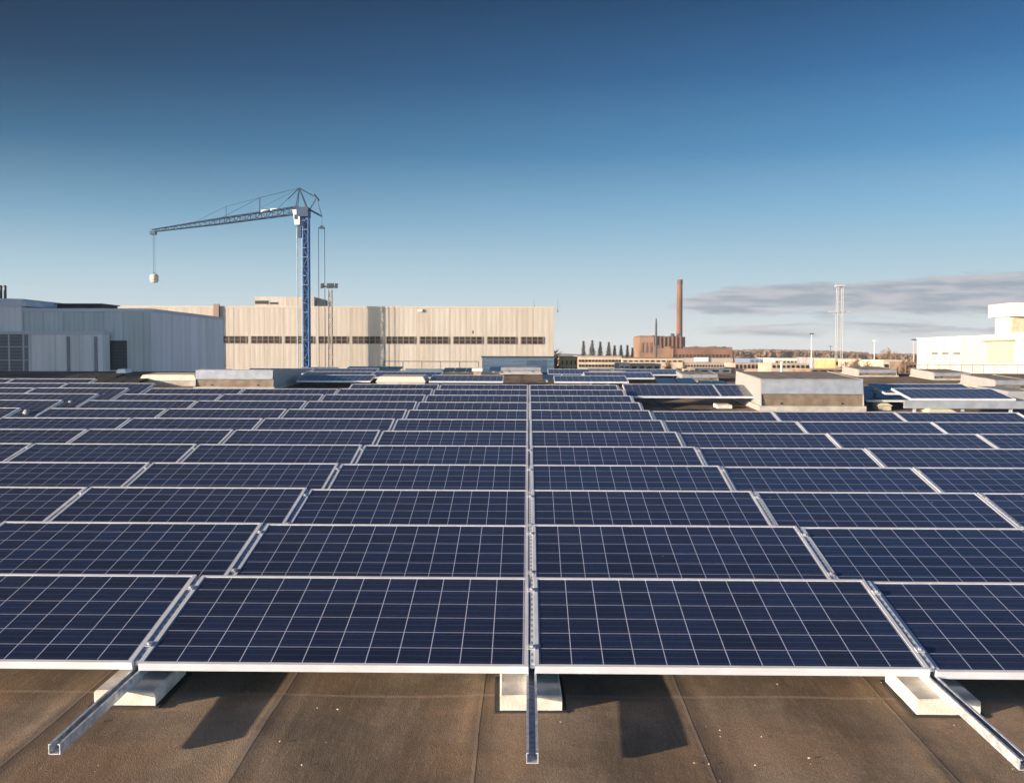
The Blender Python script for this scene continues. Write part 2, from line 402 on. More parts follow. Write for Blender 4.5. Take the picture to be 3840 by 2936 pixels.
for r in range(1, 14):
    v = Y0 + (r - 1) * PITCH
    for c in list(range(-8, 0)) + list(range(1, 5)):
        if r > 8 and c > 1: continue
        if r == 12 and c in (-3, -4): continue
        if r == 13 and c > -6: continue
        u = col_u(c)
        if not visible(u, u + PL, v): continue
        side = 'left' if c < 0 else 'right'; n = abs(c)
        row = 'front row' if r == 1 else ORD[r] + ' row'
        if n == 1: lab = f'dark blue solar panel in the {row}, directly {side} of the centre rail'
        else: lab = f'blue solar panel in the {row}, {ORD[n]} to the {side} of the centre rail'
        h = .165 + random.uniform(-.003, .003) - (.010 if c > 1 else 0) + (.006 if c < -1 else 0)
        put_panel(u, v, h, lab, GM)
        for e in ((c, 'a'), (c, 'b')):
            key = (c if c > 0 else c + 1) if e[1] == 'b' else (c - 1 if c > 0 else c)
            if c == -4 and e[1] == 'a': key = '-4r'
            if c == -5 and e[1] == 'b': key = '-4l'
            rail_rows.setdefault(key, set()).add(r)
# rails with sloped brackets, one per gap
def rail_u(k):
    if k == '-4r': return gapx(-4) + .016
    if k == '-4l': return gapx(-4) - WALK - .016
    return gapx(k) - (WALK if k <= -5 else 0)
RL = {0: 'long galvanised channel rail running up the centre of the array',
      -1: 'long galvanised channel rail, first left of the centre one',
      1: 'long galvanised channel rail, first right of the centre one'}
def channel(b, L, wd=.05, h=.045, t=.004, y0=0):
    b.box(-wd / 2, y0, 0, wd / 2, L, t)
    b.box(-wd / 2, y0, t, -wd / 2 + t, L, h); b.box(wd / 2 - t, y0, t, wd / 2, L, h)
    b.box(-wd / 2 + t, y0, h - t, -wd / 2 + .011, L, h); b.box(wd / 2 - .011, y0, h - t, wd / 2 - t, L, h)
for k, rows in sorted(rail_rows.items(), key=lambda q: str(q[0])):
    u = rail_u(k); r0, r1 = min(rows), max(rows)
    near = k in (-1, 0, 1)
    v0 = {0: 3.83, -1: 3.87, 1: 3.81}.get(k, Y0 + (r0 - 1) * PITCH - .8)
    v1 = Y0 + (r1 - 1) * PITCH + 1.15
    if k in RL: lab = RL[k]
    elif k == '-4r': lab = 'galvanised rail on the right side of the walkway gap'
    elif k == '-4l': lab = 'galvanised rail on the left side of the walkway gap'
    else: lab = f'long galvanised channel rail, {ORD[abs(k)]} {"left" if k < 0 else "right"} of the centre one'
    t = thing('mounting_rail', lab, 'mounting rail', roof(u, v0, .080), (SLOPE, 0, 0), 'rails carrying the solar panels')
    b = MB(); channel(b, v1 - v0); b.build('channel', M_galv, t)
    for r in sorted(rows):
        vv = Y0 + (r - 1) * PITCH - v0
        br = MB(); br.box(-.0075, .03, -.030, .0155, PW - .01, -.004)
        o = br.build('bracket', M_perf, t); o.location = (0, vv - .04 * 0, .085); o.rotation_euler = (TILT, 0, 0)
        if r <= 3:
            lg = MB(); lg.box(-.012, 0, .046, .014, .03, .20); l = lg.build('rear_leg', M_galv, t); l.location = (0, vv + .90, 0)
        if r <= 5:
            for yy in (.16, .80):
                cb = MB(); cb.box(-.020, 0, 0, .020, .045, .005); cb.box(-.006, .016, .005, .006, .028, .012)
                o = cb.build('clamp', M_galv, t)
                o.location = (0, vv + yy * cos(TILT) , .0855 + yy * sin(TILT)); o.rotation_euler = (TILT, 0, 0)
# ballast blocks
def ballast(u, v, lab, first=[None]):
    if first[0] is None:
        b = MB(); w_, d_, h_, c_ = .15, .42, .078, .008
        b.hexa([(-w_, 0, 0), (w_, 0, 0), (w_, d_, 0), (-w_, d_, 0), (-w_, 0, h_ - c_), (w_, 0, h_ - c_), (w_, d_, h_ - c_), (-w_, d_, h_ - c_)])
        b.hexa([(-w_, 0, h_ - c_), (w_, 0, h_ - c_), (w_, d_, h_ - c_), (-w_, d_, h_ - c_), (-w_ + c_, c_, h_), (w_ - c_, c_, h_), (w_ - c_, d_ - c_, h_), (-w_ + c_, d_ - c_, h_)])
        o = b.build('ballast_block', M_block); first[0] = o
        m = MB(); m.box(-.175, -.02, -.001, .175, .44, .0055); first.append(m.build('rubber_mat', mat('black_rubber', (.02, .02, .02), .8), o))
    else:
        o = first[0].copy(); COL.objects.link(o); m = first[1].copy(); COL.objects.link(m); m.parent = o
    o.location = roof(u, v, .001); o.rotation_euler = (SLOPE, 0, random.gauss(0, .01))
    tag(o, lab, 'concrete block', 'ballast blocks under the rails')
ballast(gapx(0) - .003, 4.54, 'pale concrete ballast block under the middle rail end')
ballast(gapx(-1) + .005, 4.56, 'pale concrete ballast block under the rail end at lower left')
ballast(gapx(1) + .004, 4.53, 'pale concrete ballast block under the rail end at lower right')

ballast(4.02, 19.75, 'pale concrete block under the clear standing panels')
# vent caps in the walkway gap
vc = None
for i, (px, py, w_) in enumerate(((100, 1545, 'nearest'), (265, 1511, 'second nearest'), (392, 1485, 'third nearest'), (540, 1462, 'farthest'))):
    u, v = roof_at(px, py, .22)
    lab = f'small pale vent cap in the walkway gap, {w_} of the four'
    if vc is None:
        vc = thing('vent_cap', lab, 'roof vent', roof(u, v), (SLOPE, 0, 0), 'vent caps in the walkway gap')
        b = MB(); b.tube((0, 0, 0), (0, 0, .20), .045, n=12); b.build('pipe', M_galv, vc, True)
        b = MB(); b.tube((0, 0, .20), (0, 0, .225), .065, .06, n=14); b.tube((0, 0, .225), (0, 0, .265), .06, .03, n=14); b.build('cowl', M_ventside, vc)
    else: copy_thing(vc, roof(u, v), lab)

# second field behind the gap on the right
GF = 'solar panels beyond the main array'
for i, (u, v) in enumerate(((col_u(2) + .02, 20.0), (col_u(3) - .02, 20.0))):
    put_panel(u, v, .235, ['blue solar panel standing clear behind the gap, left of the large ventilator', 'blue solar panel half hidden behind the large grey ventilator'][i], GF)
def small_field(px, py, cols, rows, h, where, tilt=.12, yaw=0):
    u, v = roof_at(px, py, h); k = 0
    for r in range(rows):
        for c in range(cols):
            k += 1
            cn_ = ['left', 'middle', 'right'][c] if cols == 3 else (['left', 'right'][c] if cols == 2 else '')
            rn_ = ['front row', 'rear row', 'third row'][r] if rows > 1 else 'row'
            put_panel(u + c * W, v + r * 1.3, h, f'blue solar panel {where}, in its {rn_}', GF, tilt, yaw)
small_field(3250, 1500, 1, 2, .2, 'just right of the large ventilator')
small_field(3415, 1494, 1, 2, .36, 'on the raised frame near the right edge')
for r, (v, us) in enumerate(((25.4, (-6.1, -2.6, .7)), (27.0, (-6.4, -4.4, 1.6)), (28.6, (-8.5, -6.5, .6, 2.6)))):
    for i, u in enumerate(us):
        put_panel(u, v, .16, f'small far panel, {ORD[i + 1]} from the left in the {ORD[r + 1]} row behind the main array', GF, .10)
# raised frame under it
u, v = roof_at(3415, 1494, .36)
t = thing('support_frame', 'raised grey steel frame under the panels near the right edge', 'frame', roof(u, v), (SLOPE, 0, 0))
b = MB(); b.box(-.1, .02, .17, 2.3, .08, .315); b.build('fascia', M_vent, t)
for x in (.1, 1.0, 1.9):
    for y_ in (.1, 2.2):
        b = MB(); b.box(x, y_, 0, x + .05, y_ + .05, .30 + (.1 if y_ > 1 else 0)); b.build('leg', M_galv, t)
# white stand pipe
u, v = roof_at(3385, 1512, 0)
t = thing('stand_pipe', 'white stand pipe with cap among the small panel field on the right', 'pipe', roof(u, v), (SLOPE, 0, 0))
b = MB(); b.tube((0, 0, 0), (0, 0, .25), .05, n=12); b.build('pipe', M_white, t, True)
b = MB(); b.tube((0, 0, .25), (0, 0, .34), .065, .06, n=12); b.build('cap', M_white, t)

# ---------------------------------------------------------------- roof ventilators
def ventilator(name, u, v, wd, dp, h, label, group='smoke ventilators and skylights on the roof', low=M_ventlow, loc=None, rot=None, top=None, fall=-.02):
    t = thing(name, label, 'roof ventilator', loc or roof(u, v), rot or (SLOPE, 0, 0), group)
    k = h / .62
    b = MB(); b.box(-.05, -.06, -.02, wd + .05, dp + .06, .10 * k); b.build('curb', M_curb, t)
    z1, z2, z3 = .10 * k, .34 * k, h; s = .035
    b = MB(); b.box(0, .03, z1, wd, dp - .03, z2); b.build('louvre_box', low, t)
    for i in range(2):                 # fixing knobs
        kb = MB(); x = wd * (.2 + .6 * i); kb.box(x - .02, .012, z1 + .03, x + .02, .03, z1 + .06); kb.build('catch', M_dark, t)
    b = MB(); o = .0
    b.hexa([(.0, -.02, z2), (wd, -.02, z2), (wd, dp + .02, z2), (0, dp + .02, z2), (0, .05 * k, z3), (wd, .05 * k, z3), (wd, dp - .10, z3 - fall), (0, dp - .10, z3 - fall)])
    b.build('hood', M_vent, t)
    b = MB(); b.hexa([(.05, .14 * k, z3 + .003), (wd - .05, .14 * k, z3 + .003), (wd - .05, dp - .14, z3 + .002 - fall), (.05, dp - .14, z3 + .002 - fall), (.05, .14 * k, z3 + .012), (wd - .05, .14 * k, z3 + .012), (wd - .05, dp - .14, z3 + .012 - fall), (.05, dp - .14, z3 + .012 - fall)])
    b.build('top_cover', top or M_topfelt, t)
    for x0_, x1_ in ((-.014, -.003), (wd + .003, wd + .014)):   # side cheeks
        b = MB(); P = [(x0_, -.03, z1 - .01), (x0_, dp + .03, z1 - .01), (x0_, dp - .02, z3 + .02 - fall), (x0_, .06, z3 + .01)]
        Q = [(x1_, p[1], p[2]) for p in P]
        b.hexa([P[0], Q[0], Q[1], P[1], P[3], Q[3], Q[2], P[2]]); b.build('cheek', M_ventside, t)
    return t
u, v = roof_at(2855, 1540)
ventilator('roof_ventilator', u, v, 2.02, 2.4, .62, 'large grey box ventilator, brown roof reflection painted on its louvres, behind the right-hand panels')
u, v = roof_at(735, 1462)
ventilator('roof_ventilator', u, v, 1.95, 3.0, .50, 'grey box ventilator, brown roof reflection painted on its louvre band, before the grey halls', top=M_vent, fall=.16)
def back_vent(x0_, x1_, ytop, Yd, dp, h, label, low=M_ventlow, top=None):
    if Yd > 1000: Yd = roof(*roof_at((x0_ + x1_) / 2, Yd)).y
    a = at(x0_, ytop, Yd); c = at(x1_, ytop, Yd)
    on_back = Yd > ridge_y
    z = back_z(Yd) if on_back else (cam_pos + Rs @ Vector((0, Yd, -EYE))).z
    h = max(.2, a.z - z)
    ventilator('roof_ventilator', 0, 0, c.x - a.x, dp, h, label, low=low, top=top, loc=(a.x, Yd, z), rot=((-SLOPE if on_back else SLOPE), 0, 0))
back_vent(3222, 3362, 1414, 30.5, 1.6, .5, 'low grey ventilator with brown base, just behind the large one to its right')
back_vent(3505, 3640, 1404, 29, 1.8, .5, 'brown topped ventilator in front of the white building tower')
back_vent(3735, 3860, 1427, 25, 2.0, .5, 'grey ventilator cut by the right edge of the photo')
back_vent(2560, 2692, 1405, 1432, 1.2, .4, 'low ventilator above the clear standing panels, touching a violet one')
back_vent(2400, 2545, 1397, 1420, 1.0, .4, 'long grey ventilator on the ridge left of the one above the standing panels')
back_vent(2212, 2345, 1393, 1420, 1.4, .4, 'long low grey ventilator right of the grey cabin')
back_vent(1880, 2028, 1405, 31.2, 1.0, .3, 'low pale ventilator in front of the grey cabin', low=M_ventside, top=M_vent)

def curb_box(x0_, x1_, ytop, Yd, dp, label, m=M_cream, name='skylight', cat='skylight', lip=.04):
    """low domed skylight on its upstand"""
    a = at(x0_, ytop, Yd); c = at(x1_, ytop, Yd); on_back = Yd > ridge_y
    z = back_z(Yd) if on_back else (cam_pos + Rs @ Vector((0, Yd, -EYE))).z
    h = max(.12, a.z - z); wd = c.x - a.x
    t = thing(name, label, cat, (a.x, Yd, z), ((-SLOPE if on_back else SLOPE), 0, 0), 'low skylights on the roof')
    b = MB(); b.box(.03, .03, -.05, wd - .03, dp - .03, h - lip); b.build('upstand', M_curb, t)
    b = MB(); b.hexa([(0, 0, h - lip), (wd, 0, h - lip), (wd, dp, h - lip), (0, dp, h - lip), (.08, .08, h), (wd - .08, .08, h), (wd - .08, dp - .08, h), (.08, dp - .08, h)]); b.build('dome', m, t)
curb_box(520, 735, 1406, 25.6, 1.2, 'low cream skylight left of the grey box ventilator', lip=.14)
curb_box(1408, 1596, 1413, 25.5, 1.1, 'pale pink skylight right behind the last panel row, left of centre', mat('pinkish_dome', (.62, .52, .47), .6), lip=.14)
curb_box(1215, 1362, 1403, 28.0, 1.1, 'narrow white skylight behind the panels near the crane foot', M_white, lip=.08)
curb_box(1515, 1662, 1382, 38.0, 1.3, 'white skylight under the railing, left of the grey cabin', M_white, lip=.12)
curb_box(3280, 3325, 1384, 58.0, 1.3, 'small white box at the far roof edge on the right', M_white, name='roof_box', cat='box', lip=.4)
curb_box(428, 474, 1391, 31.0, .6, 'small white box standing on the dark strip before the grey halls', M_white, name='roof_box', cat='box', lip=.25)
curb_box(3775, 3900, 1468, 20.5, 1.6, 'pale low skylight in the lower right corner of the roof', M_ventside, lip=.2)
curb_box(2270, 2360, 1388, 44.0, 1.5, 'white skylight on the far slope, left one of the bright pair', M_white, lip=.12)
curb_box(2375, 2440, 1393, 41.0, 1.3, 'white skylight on the far slope, right one of the bright pair', M_white, lip=.12)
curb_box(3290, 3350, 1513, 19.6, .4, 'flat yellowish paving slab left of the raised panels', mat('lichen_slab', (.55, .53, .36), .9), name='paving_slab', cat='paving slab', lip=.05)
curb_box(3480, 3590, 1536, 18.0, .35, 'flat yellowish paving slab in front of the raised panels', bpy.data.materials['lichen_slab'], name='paving_slab', cat='paving slab', lip=.05)
# dark panel strings seen from their edge, on the far slope
M_dpan = mat('panel_blue', (.02, .035, .07), .25, 0)
def low_row(x0_, x1_, ytop, Yd, dp, label, h=.16, n=3, pm=None):
    a = at(x0_, ytop, Yd); c = at(x1_, ytop, Yd); wd = (c.x - a.x)
    on_back = Yd > ridge_y
    z = back_z(Yd) if on_back else (cam_pos + Rs @ Vector((0, Yd, -EYE))).z
    t = thing('panel_string', label, 'panel row', (a.x, Yd, z), (0, 0, 0), 'distant rows of panels seen edge on')
    hh = max(.2, a.z - z)
    for i in range(n):
        b = MB(); x = wd * i / n; x2 = wd * (i + 1) / n - .03
        b.hexa([(x, 0, hh - .14), (x2, 0, hh - .14), (x2, dp, hh - .04), (x, dp, hh - .04), (x, 0, hh - .10), (x2, 0, hh - .10), (x2, dp, hh), (x, dp, hh)])
        b.build('panel', pm or M_dpan, t)
        l = MB(); l.box(x + .1, .1, -.02, x + .15, .15, hh - .13); l.box(x + .1, dp - .2, -.02, x + .15, dp - .15, hh - .06); l.build('leg', M_galv, t)
M_blk = mat('shaded_panel_black', (.012, .013, .016), .9)  # black of the panel backs and their shadow put into the colour
low_row(240, 425, 1405, 27.5, 1.0, 'dark low panel row at the foot of the grey halls, left piece', pm=M_blk)
low_row(330, 525, 1416, 25.0, .9, 'dark low panel row at the foot of the grey halls, right piece', pm=M_blk)
low_row(1110, 1250, 1394, 31.0, 1.0, 'dark panel row at the foot of the crane mast')
low_row(1290, 1500, 1387, 33.0, 1.0, 'dark blue panel row behind the narrow white skylight')
low_row(1660, 1790, 1388, 34.5, 1.0, 'dark panel row just left of the brick post')
low_row(1835, 2000, 1396, 33.0, 1.0, 'blue panel row at the foot of the grey cabin')
low_row(2035, 2190, 1411, 27.5, .9, 'blue panel row right of centre behind the last full row', n=2)
low_row(2200, 2330, 1418, 25.5, .9, 'blue panel row behind the far right end of the last row', n=2)
low_row(2470, 2620, 1423, 26.0, .9, 'violet blue panel row behind the clear standing panels', n=2)
low_row(2640, 2745, 1432, 25.0, .9, 'small panel row touching the large ventilator on its left', n=2)
# brick post
a = at(1775, 1381, 30.0); z = (cam_pos + Rs @ Vector((0, 30, -EYE))).z
t = thing('brick_post', 'short brick post with pale cap left of the grey cabin', 'post', (a.x, 30, z), (0, 0, 0))
b = MB(); b.box(0, 0, -.05, .24, .3, a.z - z - .09); b.build('shaft', mat('post_brick', (.36, .22, .16), .85, var=.25, scale=9), t)
b = MB(); b.box(-.04, -.04, a.z - z - .09, .28, .34, a.z - z); b.build('cap', M_white, t)
# grey cabin
def cabin():
    Yd = 40.5; a = at(1808, 1336, Yd); c = at(2078, 1336, Yd); z = back_z(Yd); wd = c.x - a.x; h = a.z - z
    t = thing('roof_cabin', 'blue grey corrugated cabin on the roof before the factory', 'cabin', (a.x, Yd, z))
    m = cladding('cabin_sheet', (.42, .48, .54), .16, 'z', .5)
    b = MB(); b.box(0, 0, -.2, wd, 2.6, h - .06); b.build('wall', m, t)
    b = MB(); b.box(-.04, -.04, h - .06, wd + .04, 2.64, h); b.build('roof', mat('cabin_trim', (.14, .15, .17), .6), t)
    b = MB(); b.box(wd * .36, -.02, .12, wd * .38, -.001, .42); b.box(wd * .36, -.02, .42, wd * .46, -.001, .44); b.build('pipe', M_white, t)
    b = MB(); b.box(wd * .62, -.025, .02, wd * .90, -.001, h - .16); b.build('door', mat('cabin_door', (.22, .27, .36), .6, var=.1), t)
cabin()
# railings along the far edge
def railing(x0_, x1_, ytop, Yd, label, n):
    a = at(x0_, ytop, Yd); c = at(x1_, ytop, Yd); z = min(back_z(Yd), a.z - 1.0); wd = c.x - a.x; h = a.z - z
    t = thing('railing', label, 'railing', (a.x, Yd, z), (0, 0, 0), 'railings on the far roof edge')
    m = bpy.data.materials.get('rail_paint') or mat('rail_paint', (.22, .17, .13), .6, .1)
    for k in (1.0, .52):
        b = MB(); b.tube((0, 0, h * k), (wd, 0, h * k), .022); b.build('handrail' if k == 1 else 'midrail', m, t)
    for i in range(n + 1):
        b = MB(); b.tube((wd * i / n, 0, 0), (wd * i / n, 0, h), .02); b.build('post', m, t)
railing(1440, 1795, 1355, 58.5, 'thin railing in front of the factory wall, left of the cabin', 5)
railing(3395, 3900, 1367, 58.5, 'thin railing in front of the white building on the right', 12)
# thin mast standing behind the ventilator
a = at(2931, 1356, 45); z = back_z(45)
t = thing('thin_mast', 'thin white mast rising behind the large ventilator', 'mast', (a.x, 45, z))
b = MB(); b.tube((0, 0, -.1), (0, 0, a.z - z), .065, .05, n=8); b.build('pole', M_white, t); b = MB(); b.box(-.15, -.15, -.05, .15, .15, .05); b.build('base', M_block, t)

# ---------------------------------------------------------------- left halls
M_hallA = cladding('grey_cladding', (.80, .77, .79), .33, 'x', .25, panel=1.2, panelvar=.08)
M_hallAy = cladding('grey_cladding_side', (.80, .76, .79), .33, 'y', .25, panel=1.4, panelvar=.06)
M_hallB = cladding('blue_grey_cladding', (.54, .57, .58), .25, 'x', .35, panel=1.0, panelvar=.08)
M_trim = mat('roof_trim', (.56, .55, .58), .6)
def hall(name, label, x0_, x1_, z1, y0_, y1_, mf, ms, mr=None, trim=.16, group=None):
    t = thing(name, label, 'building', (x0_, y0_, 0), group=group)
    b = MB(); w_ = x1_ - x0_; d = y1_ - y0_
    b.face([(0, 0, 0), (w_, 0, 0), (w_, 0, z1), (0, 0, z1)]); b.face([(w_, d, 0), (0, d, 0), (0, d, z1), (w_, d, z1)])
    b.cur = 1; b.face([(w_, 0, 0), (w_, d, 0), (w_, d, z1), (w_, 0, z1)]); b.face([(0, d, 0), (0, 0, 0), (0, 0, z1), (0, d, z1)])
    b.build('wall', [mf, ms], t)
    b = MB(); b.box(-.05, -.05, z1 + .003, w_ + .05, d + .05, z1 + trim); b.build('roof', mr or M_trim, t)
    return t
Y2 = 48.0; a = at(565, 1158, Y2); b2x, b2z = a.x, a.z
h2 = hall('industrial_hall', 'grey metal hall whose end wall recedes beside the cream factory', at(84, 1150, Y2).x + .03, b2x, b2z - .15, Y2, 59.5, M_hallB, M_hallAy)
l = at(398, 1277, Y2); r_ = at(478, 1388, Y2)
b = MB(); b.box(l.x - h2.location.x, -.03, r_.z, r_.x - h2.location.x, -.002, l.z); wf = b.build('window', M_shut, h2)
b = MB()
for k in range(9):
    zz = r_.z + (l.z - r_.z) * (k + .5) / 9; b.box(l.x - h2.location.x + .25, -.05, zz - .02, r_.x - h2.location.x - .05, -.032, zz + .02)
b.build('louvre', M_dark, wf)
b = MB(); b.box(l.x - h2.location.x + .13, -.05, r_.z, l.x - h2.location.x + .2, -.032, l.z); b.build('window_frame', M_trim, wf)
l = at(214, 1142, Y2 + 2); r_ = at(380, 1156, Y2 + 2)
t = thing('roof_hatch', 'dark flat box on top of the blue grey hall', 'roof box', (l.x, Y2 + 2, b2z))
b = MB(); b.box(0, 0, -.02, r_.x - l.x, 2, l.z - b2z); b.build('body', M_dark, t)
b = MB(); b.box(-.1, -.1, l.z - b2z, r_.x - l.x + .1, 2.1, l.z - b2z + .05); b.build('lid', M_shut, t)
b = MB(); p = at(735, 1241, 55); b.box(22.003, 6.9, p.z - .12, 22.05, 7.3, p.z + .05); b.build('wall_lamp', M_dark, h2)

Y1 = 47.2; a = at(388, 1246, Y1)
h1 = hall('low_hall', 'pale grey low hall with drainpipes at the left edge', a.x - 12, a.x, a.z - .12, Y1, 47.9, M_hallA, M_hallAy)
hx = h1.location.x
for px in (258, 361):
    p = at(px, 1262, Y1); b = MB(); b.box(p.x - hx - .06, -.12, 0, p.x - hx + .06, -.003, p.z); b.build('drainpipe', mat('pipe_grey', (.24, .24, .28), .6), h1)
l = at(-40, 1250, Y1); r_ = at(108, 1402, Y1)
b = MB(); b.box(l.x - hx, -.04, r_.z, r_.x - hx, -.002, l.z); wn_ = b.build('window', mat('window_grey', (.20, .20, .22), .4), h1)
b = MB()
for xx in (36, 90):
    p = at(xx, 1300, Y1); b.box(p.x - hx - .035, -.08, r_.z, p.x - hx + .035, -.042, l.z)
for yy in (1300, 1350):
    p = at(0, yy, Y1); b.box(l.x - hx, -.07, p.z - .02, r_.x - hx, -.045, p.z + .02)
b.build('window_frame', mat('frame_light', (.5, .5, .53), .5), wn_)
b = MB()
for k in range(12):
    zz = r_.z + (l.z - r_.z) * (k + .5) / 12; b.box(l.x - hx, -.06, zz - .015, r_.x - hx - .25, -.0425, zz + .015)
b.build('blind', mat('blind_brown', (.13, .11, .11), .6), wn_)

Y3 = 54.0; a = at(105, 1118, Y3 - 6.1); c = at(80, 1150, Y3 - 6.1)
# upper block behind, left
t3 = thing('plant_room', 'light grey plant room with two flues at the far left', 'building', (0, 44.5, 0))
YB = 48.0
t3.location = (at(84, 1150, YB).x - 12, YB, 0)
wd = 12; zt = at(0, 1111, YB).z; p2z = at(90, 1149, YB).z
b = MB(); b.box(0, 0, 0, wd, 6, p2z); b.build('wall', M_hallA, t3)
wd2 = at(104, 1149, YB).x - t3.location.x
b = MB(); b.hexa([(0, -.12, p2z + .003), (wd2, -.12, p2z + .003), (wd2, 6.1, p2z + .003), (0, 6.1, p2z + .003), (0, .2, zt + .15), (wd2 - .35, .2, zt - .12), (wd2 - .35, 5.8, zt - .12), (0, 5.8, zt + .15)]); b.build('roof', M_hallA, t3)
for px in (3, 19):
    q = at(px, 1076, 48.5); b = MB(); b.tube((q.x - t3.location.x, .5, zt - .1), (q.x - t3.location.x, .5, q.z), .07, n=8); b.tube((q.x - t3.location.x, .5, q.z), (q.x - t3.location.x, .5, q.z + .08), .1, .03, n=8); b.build('flue', M_shut, t3)

# unseen tall hall beyond the left edge, placed so its shadow covers the low halls
ht = hall('unseen_hall', 'unseen tall grey clad hall beyond the left edge, placed to shade the low halls', -54, -30, CZ + 5.2, 19, 41, M_hallA, M_hallAy)
b = MB()
for k in range(6): b.box(2 + k * 3.6, -.05, 5, 4.6 + k * 3.6, -.003, 6.6)
b.build('window', M_glasswin, ht)

# ---------------------------------------------------------------- cream factory
YF = 116.2
M_fac = cladding('cream_cladding', (.42, .385, .355), .62, 'x', .16, .10, panel=2.0, panelvar=.11)
M_facs = cladding('cream_cladding_side', (.40, .36, .33), .62, 'y', .25)
a = at(380, 1147, YF); c = at(2078, 1147, YF)
fac = hall('factory', 'long cream factory wall with a strip of small windows', a.x, c.x, a.z - .2, YF, YF + 40, M_fac, M_facs, trim=.2, mr=mat('cream_coping', (.42, .38, .34), .6))
zt, zb = at(1500, 1262, YF).z, at(1500, 1288, YF).z
M_fframe = mat('window_bars', (.16, .13, .11), .6)
M_dimglass = mat('dim_glass', (.035, .028, .024), .35, var=.5, scale=.7, spec=.2)
starts = [943 + 126.4 * i for i in range(-2, 9)]
for i, s in enumerate(starts):
    n = 5 if i < 10 else 4
    x0_ = at(s, 1270, YF).x - a.x; x1_ = at(s + (107 if n == 5 else 83), 1270, YF).x - a.x
    b = MB(); b.box(x0_, -.05, zb, x1_, -.003, zt); wv = b.build('window', M_dimglass, fac)
    b = MB()
    for k in range(n + 1):
        xx = x0_ + (x1_ - x0_) * k / n; b.box(xx - .065, -.10, zb, xx + .065, -.052, zt)
    b.box(x0_ - .05, -.08, zb - .06, x1_ + .05, -.004, zb - .001)
    b.box(x0_, -.10, (zt + zb) / 2 - .03, x1_, -.053, (zt + zb) / 2 + .03)
    b.build('window_frame', M_fframe, wv)
fz = a.z
# roof structures on the factory
l = at(955, 1113, YF + 6); r_ = at(1178, 1147, YF + 6)
t = thing('penthouse', 'cream box on the factory roof behind the crane mast', 'roof structure', (l.x, YF + 6, fz))
w_ = r_.x - l.x; hh = l.z - fz
b = MB(); b.box(0, 0, 0, w_, 9, hh); b.build('wall', M_fac, t)
p = at(1205, 1118, YF + 6); b = MB(); b.box(w_ + .003, 1, 0, p.x - l.x, 7, hh - .25); b.build('shaded_end', mat('shaded_end_brown', (.30, .26, .24), .6), t)  # shaded right end of the box, its shade put into a darker brown
q0, q1 = at(957, 1128, YF + 6), at(1004, 1140, YF + 6)
b = MB(); b.box(q0.x - l.x, -.1, q1.z - fz, q1.x - l.x, -.003, q0.z - fz); b.build('louvre', M_dark, t)
q0, q1 = at(1012, 1134, YF + 6), at(1040, 1141, YF + 6)
b = MB(); b.box(q0.x - l.x, -.1, q1.z - fz, q1.x - l.x, -.003, q0.z - fz); b.build('louvre', M_dark, t)
M_pipeg = mat('rod_grey', (.16, .16, .15), .7)
for px, y0_, y1_, lab, r in ((2003, 1125, 1148, 'thin rod on the factory roof, left of the corner one', .05), (2092, 1118, 1160, 'thin rod at the right-hand corner of the factory', .06)):
    p = at(px, y0_, YF + .5); q = at(px, y1_, YF + .5)
    t = thing('lightning_rod', lab, 'rod', (p.x, YF + .5, fz - (.6 if px > 2080 else 0)), group='rods on the factory roof')
    b = MB(); b.tube((0, 0, 0), (0, 0, p.z - t.location.z), r * .6, r * .3); b.build('rod', M_pipeg, t); b = MB(); b.tube((0, 0, 0), (0, 0, .12), .10, .06, n=8); b.build('foot', M_pipeg, t)
p = at(810, 1140, YF - .4); q = at(810, 1192, YF - .4)
b = MB(); b.box(p.x - a.x - .32, -.4, 0, p.x - a.x + .32, -.003, p.z); b.build('downpipe', mat('rust_pipe', (.24, .17, .14), .8), fac)
b = MB(); p = at(1577, 1165, YF); b.box(p.x - a.x - .25, -.25, p.z - .15, p.x - a.x + .25, -.003, p.z + .15); b.build('wall_lamp', M_trim, fac)
for px in (1382, 1440):
    b = MB(); p = at(px, 1290, YF); b.box(p.x - a.x - .04, -.06, 0, p.x - a.x + .04, -.003, p.z); b.build('cable_run', M_trim, fac)

# ---------------------------------------------------------------- tower crane
M_blue = mat('crane_blue', (.05, .13, .32), .45, .1, var=.2, scale=2)
M_blued = mat('crane_dark_blue', (.03, .06, .12), .5, .1)
M_lightsteel = mat('crane_ladder_grey', (.34, .40, .44), .5, .3)
YC = 112.0
def P(x, y, Yd=YC): return at(x, y, Yd)
base = P(1140, 1400); bx = base.x
crane = thing('tower_crane', 'blue tower crane with long jib reaching left over the factory', 'crane', (bx, YC, 0))
def L(v): return Vector(v) - crane.location
def lattice(b, a, c, w0, w1, n, r, rb, sideways=Vector((0, 1, 0))):
    a, c = Vector(a), Vector(c); d = (c - a).normalized(); e1 = sideways.normalized(); e2 = d.cross(e1).normalized(); e1 = e2.cross(d)
    def ring(t):
        p = a.lerp(c, t); w_ = (w0 + (w1 - w0) * t) / 2
        return [p + e1 * (sx_ * w_) + e2 * (sy2 * w_) for sx_, sy2 in ((-1, -1), (1, -1), (1, 1), (-1, 1))]
    R0 = ring(0); R1 = ring(1)
    for i in range(4): b.tube(R0[i], R1[i], r, n=4)
    for k in range(n):
        A, B = ring(k / n), ring((k + 1) / n)
        for i in range(4):
            j = (i + 1) % 4
            b.tube(A[i], A[j], rb, n=4, cap=False)
            b.tube(A[i], B[j], rb, n=4, cap=False) if (k + i) % 2 else b.tube(A[j], B[i], rb, n=4, cap=False)
topz = P(1148, 790).z
mx0, mx1 = P(1139, 1000).x, P(1159, 1000).x; mid = (mx0 + mx1) / 2; mwid = mx1 - mx0
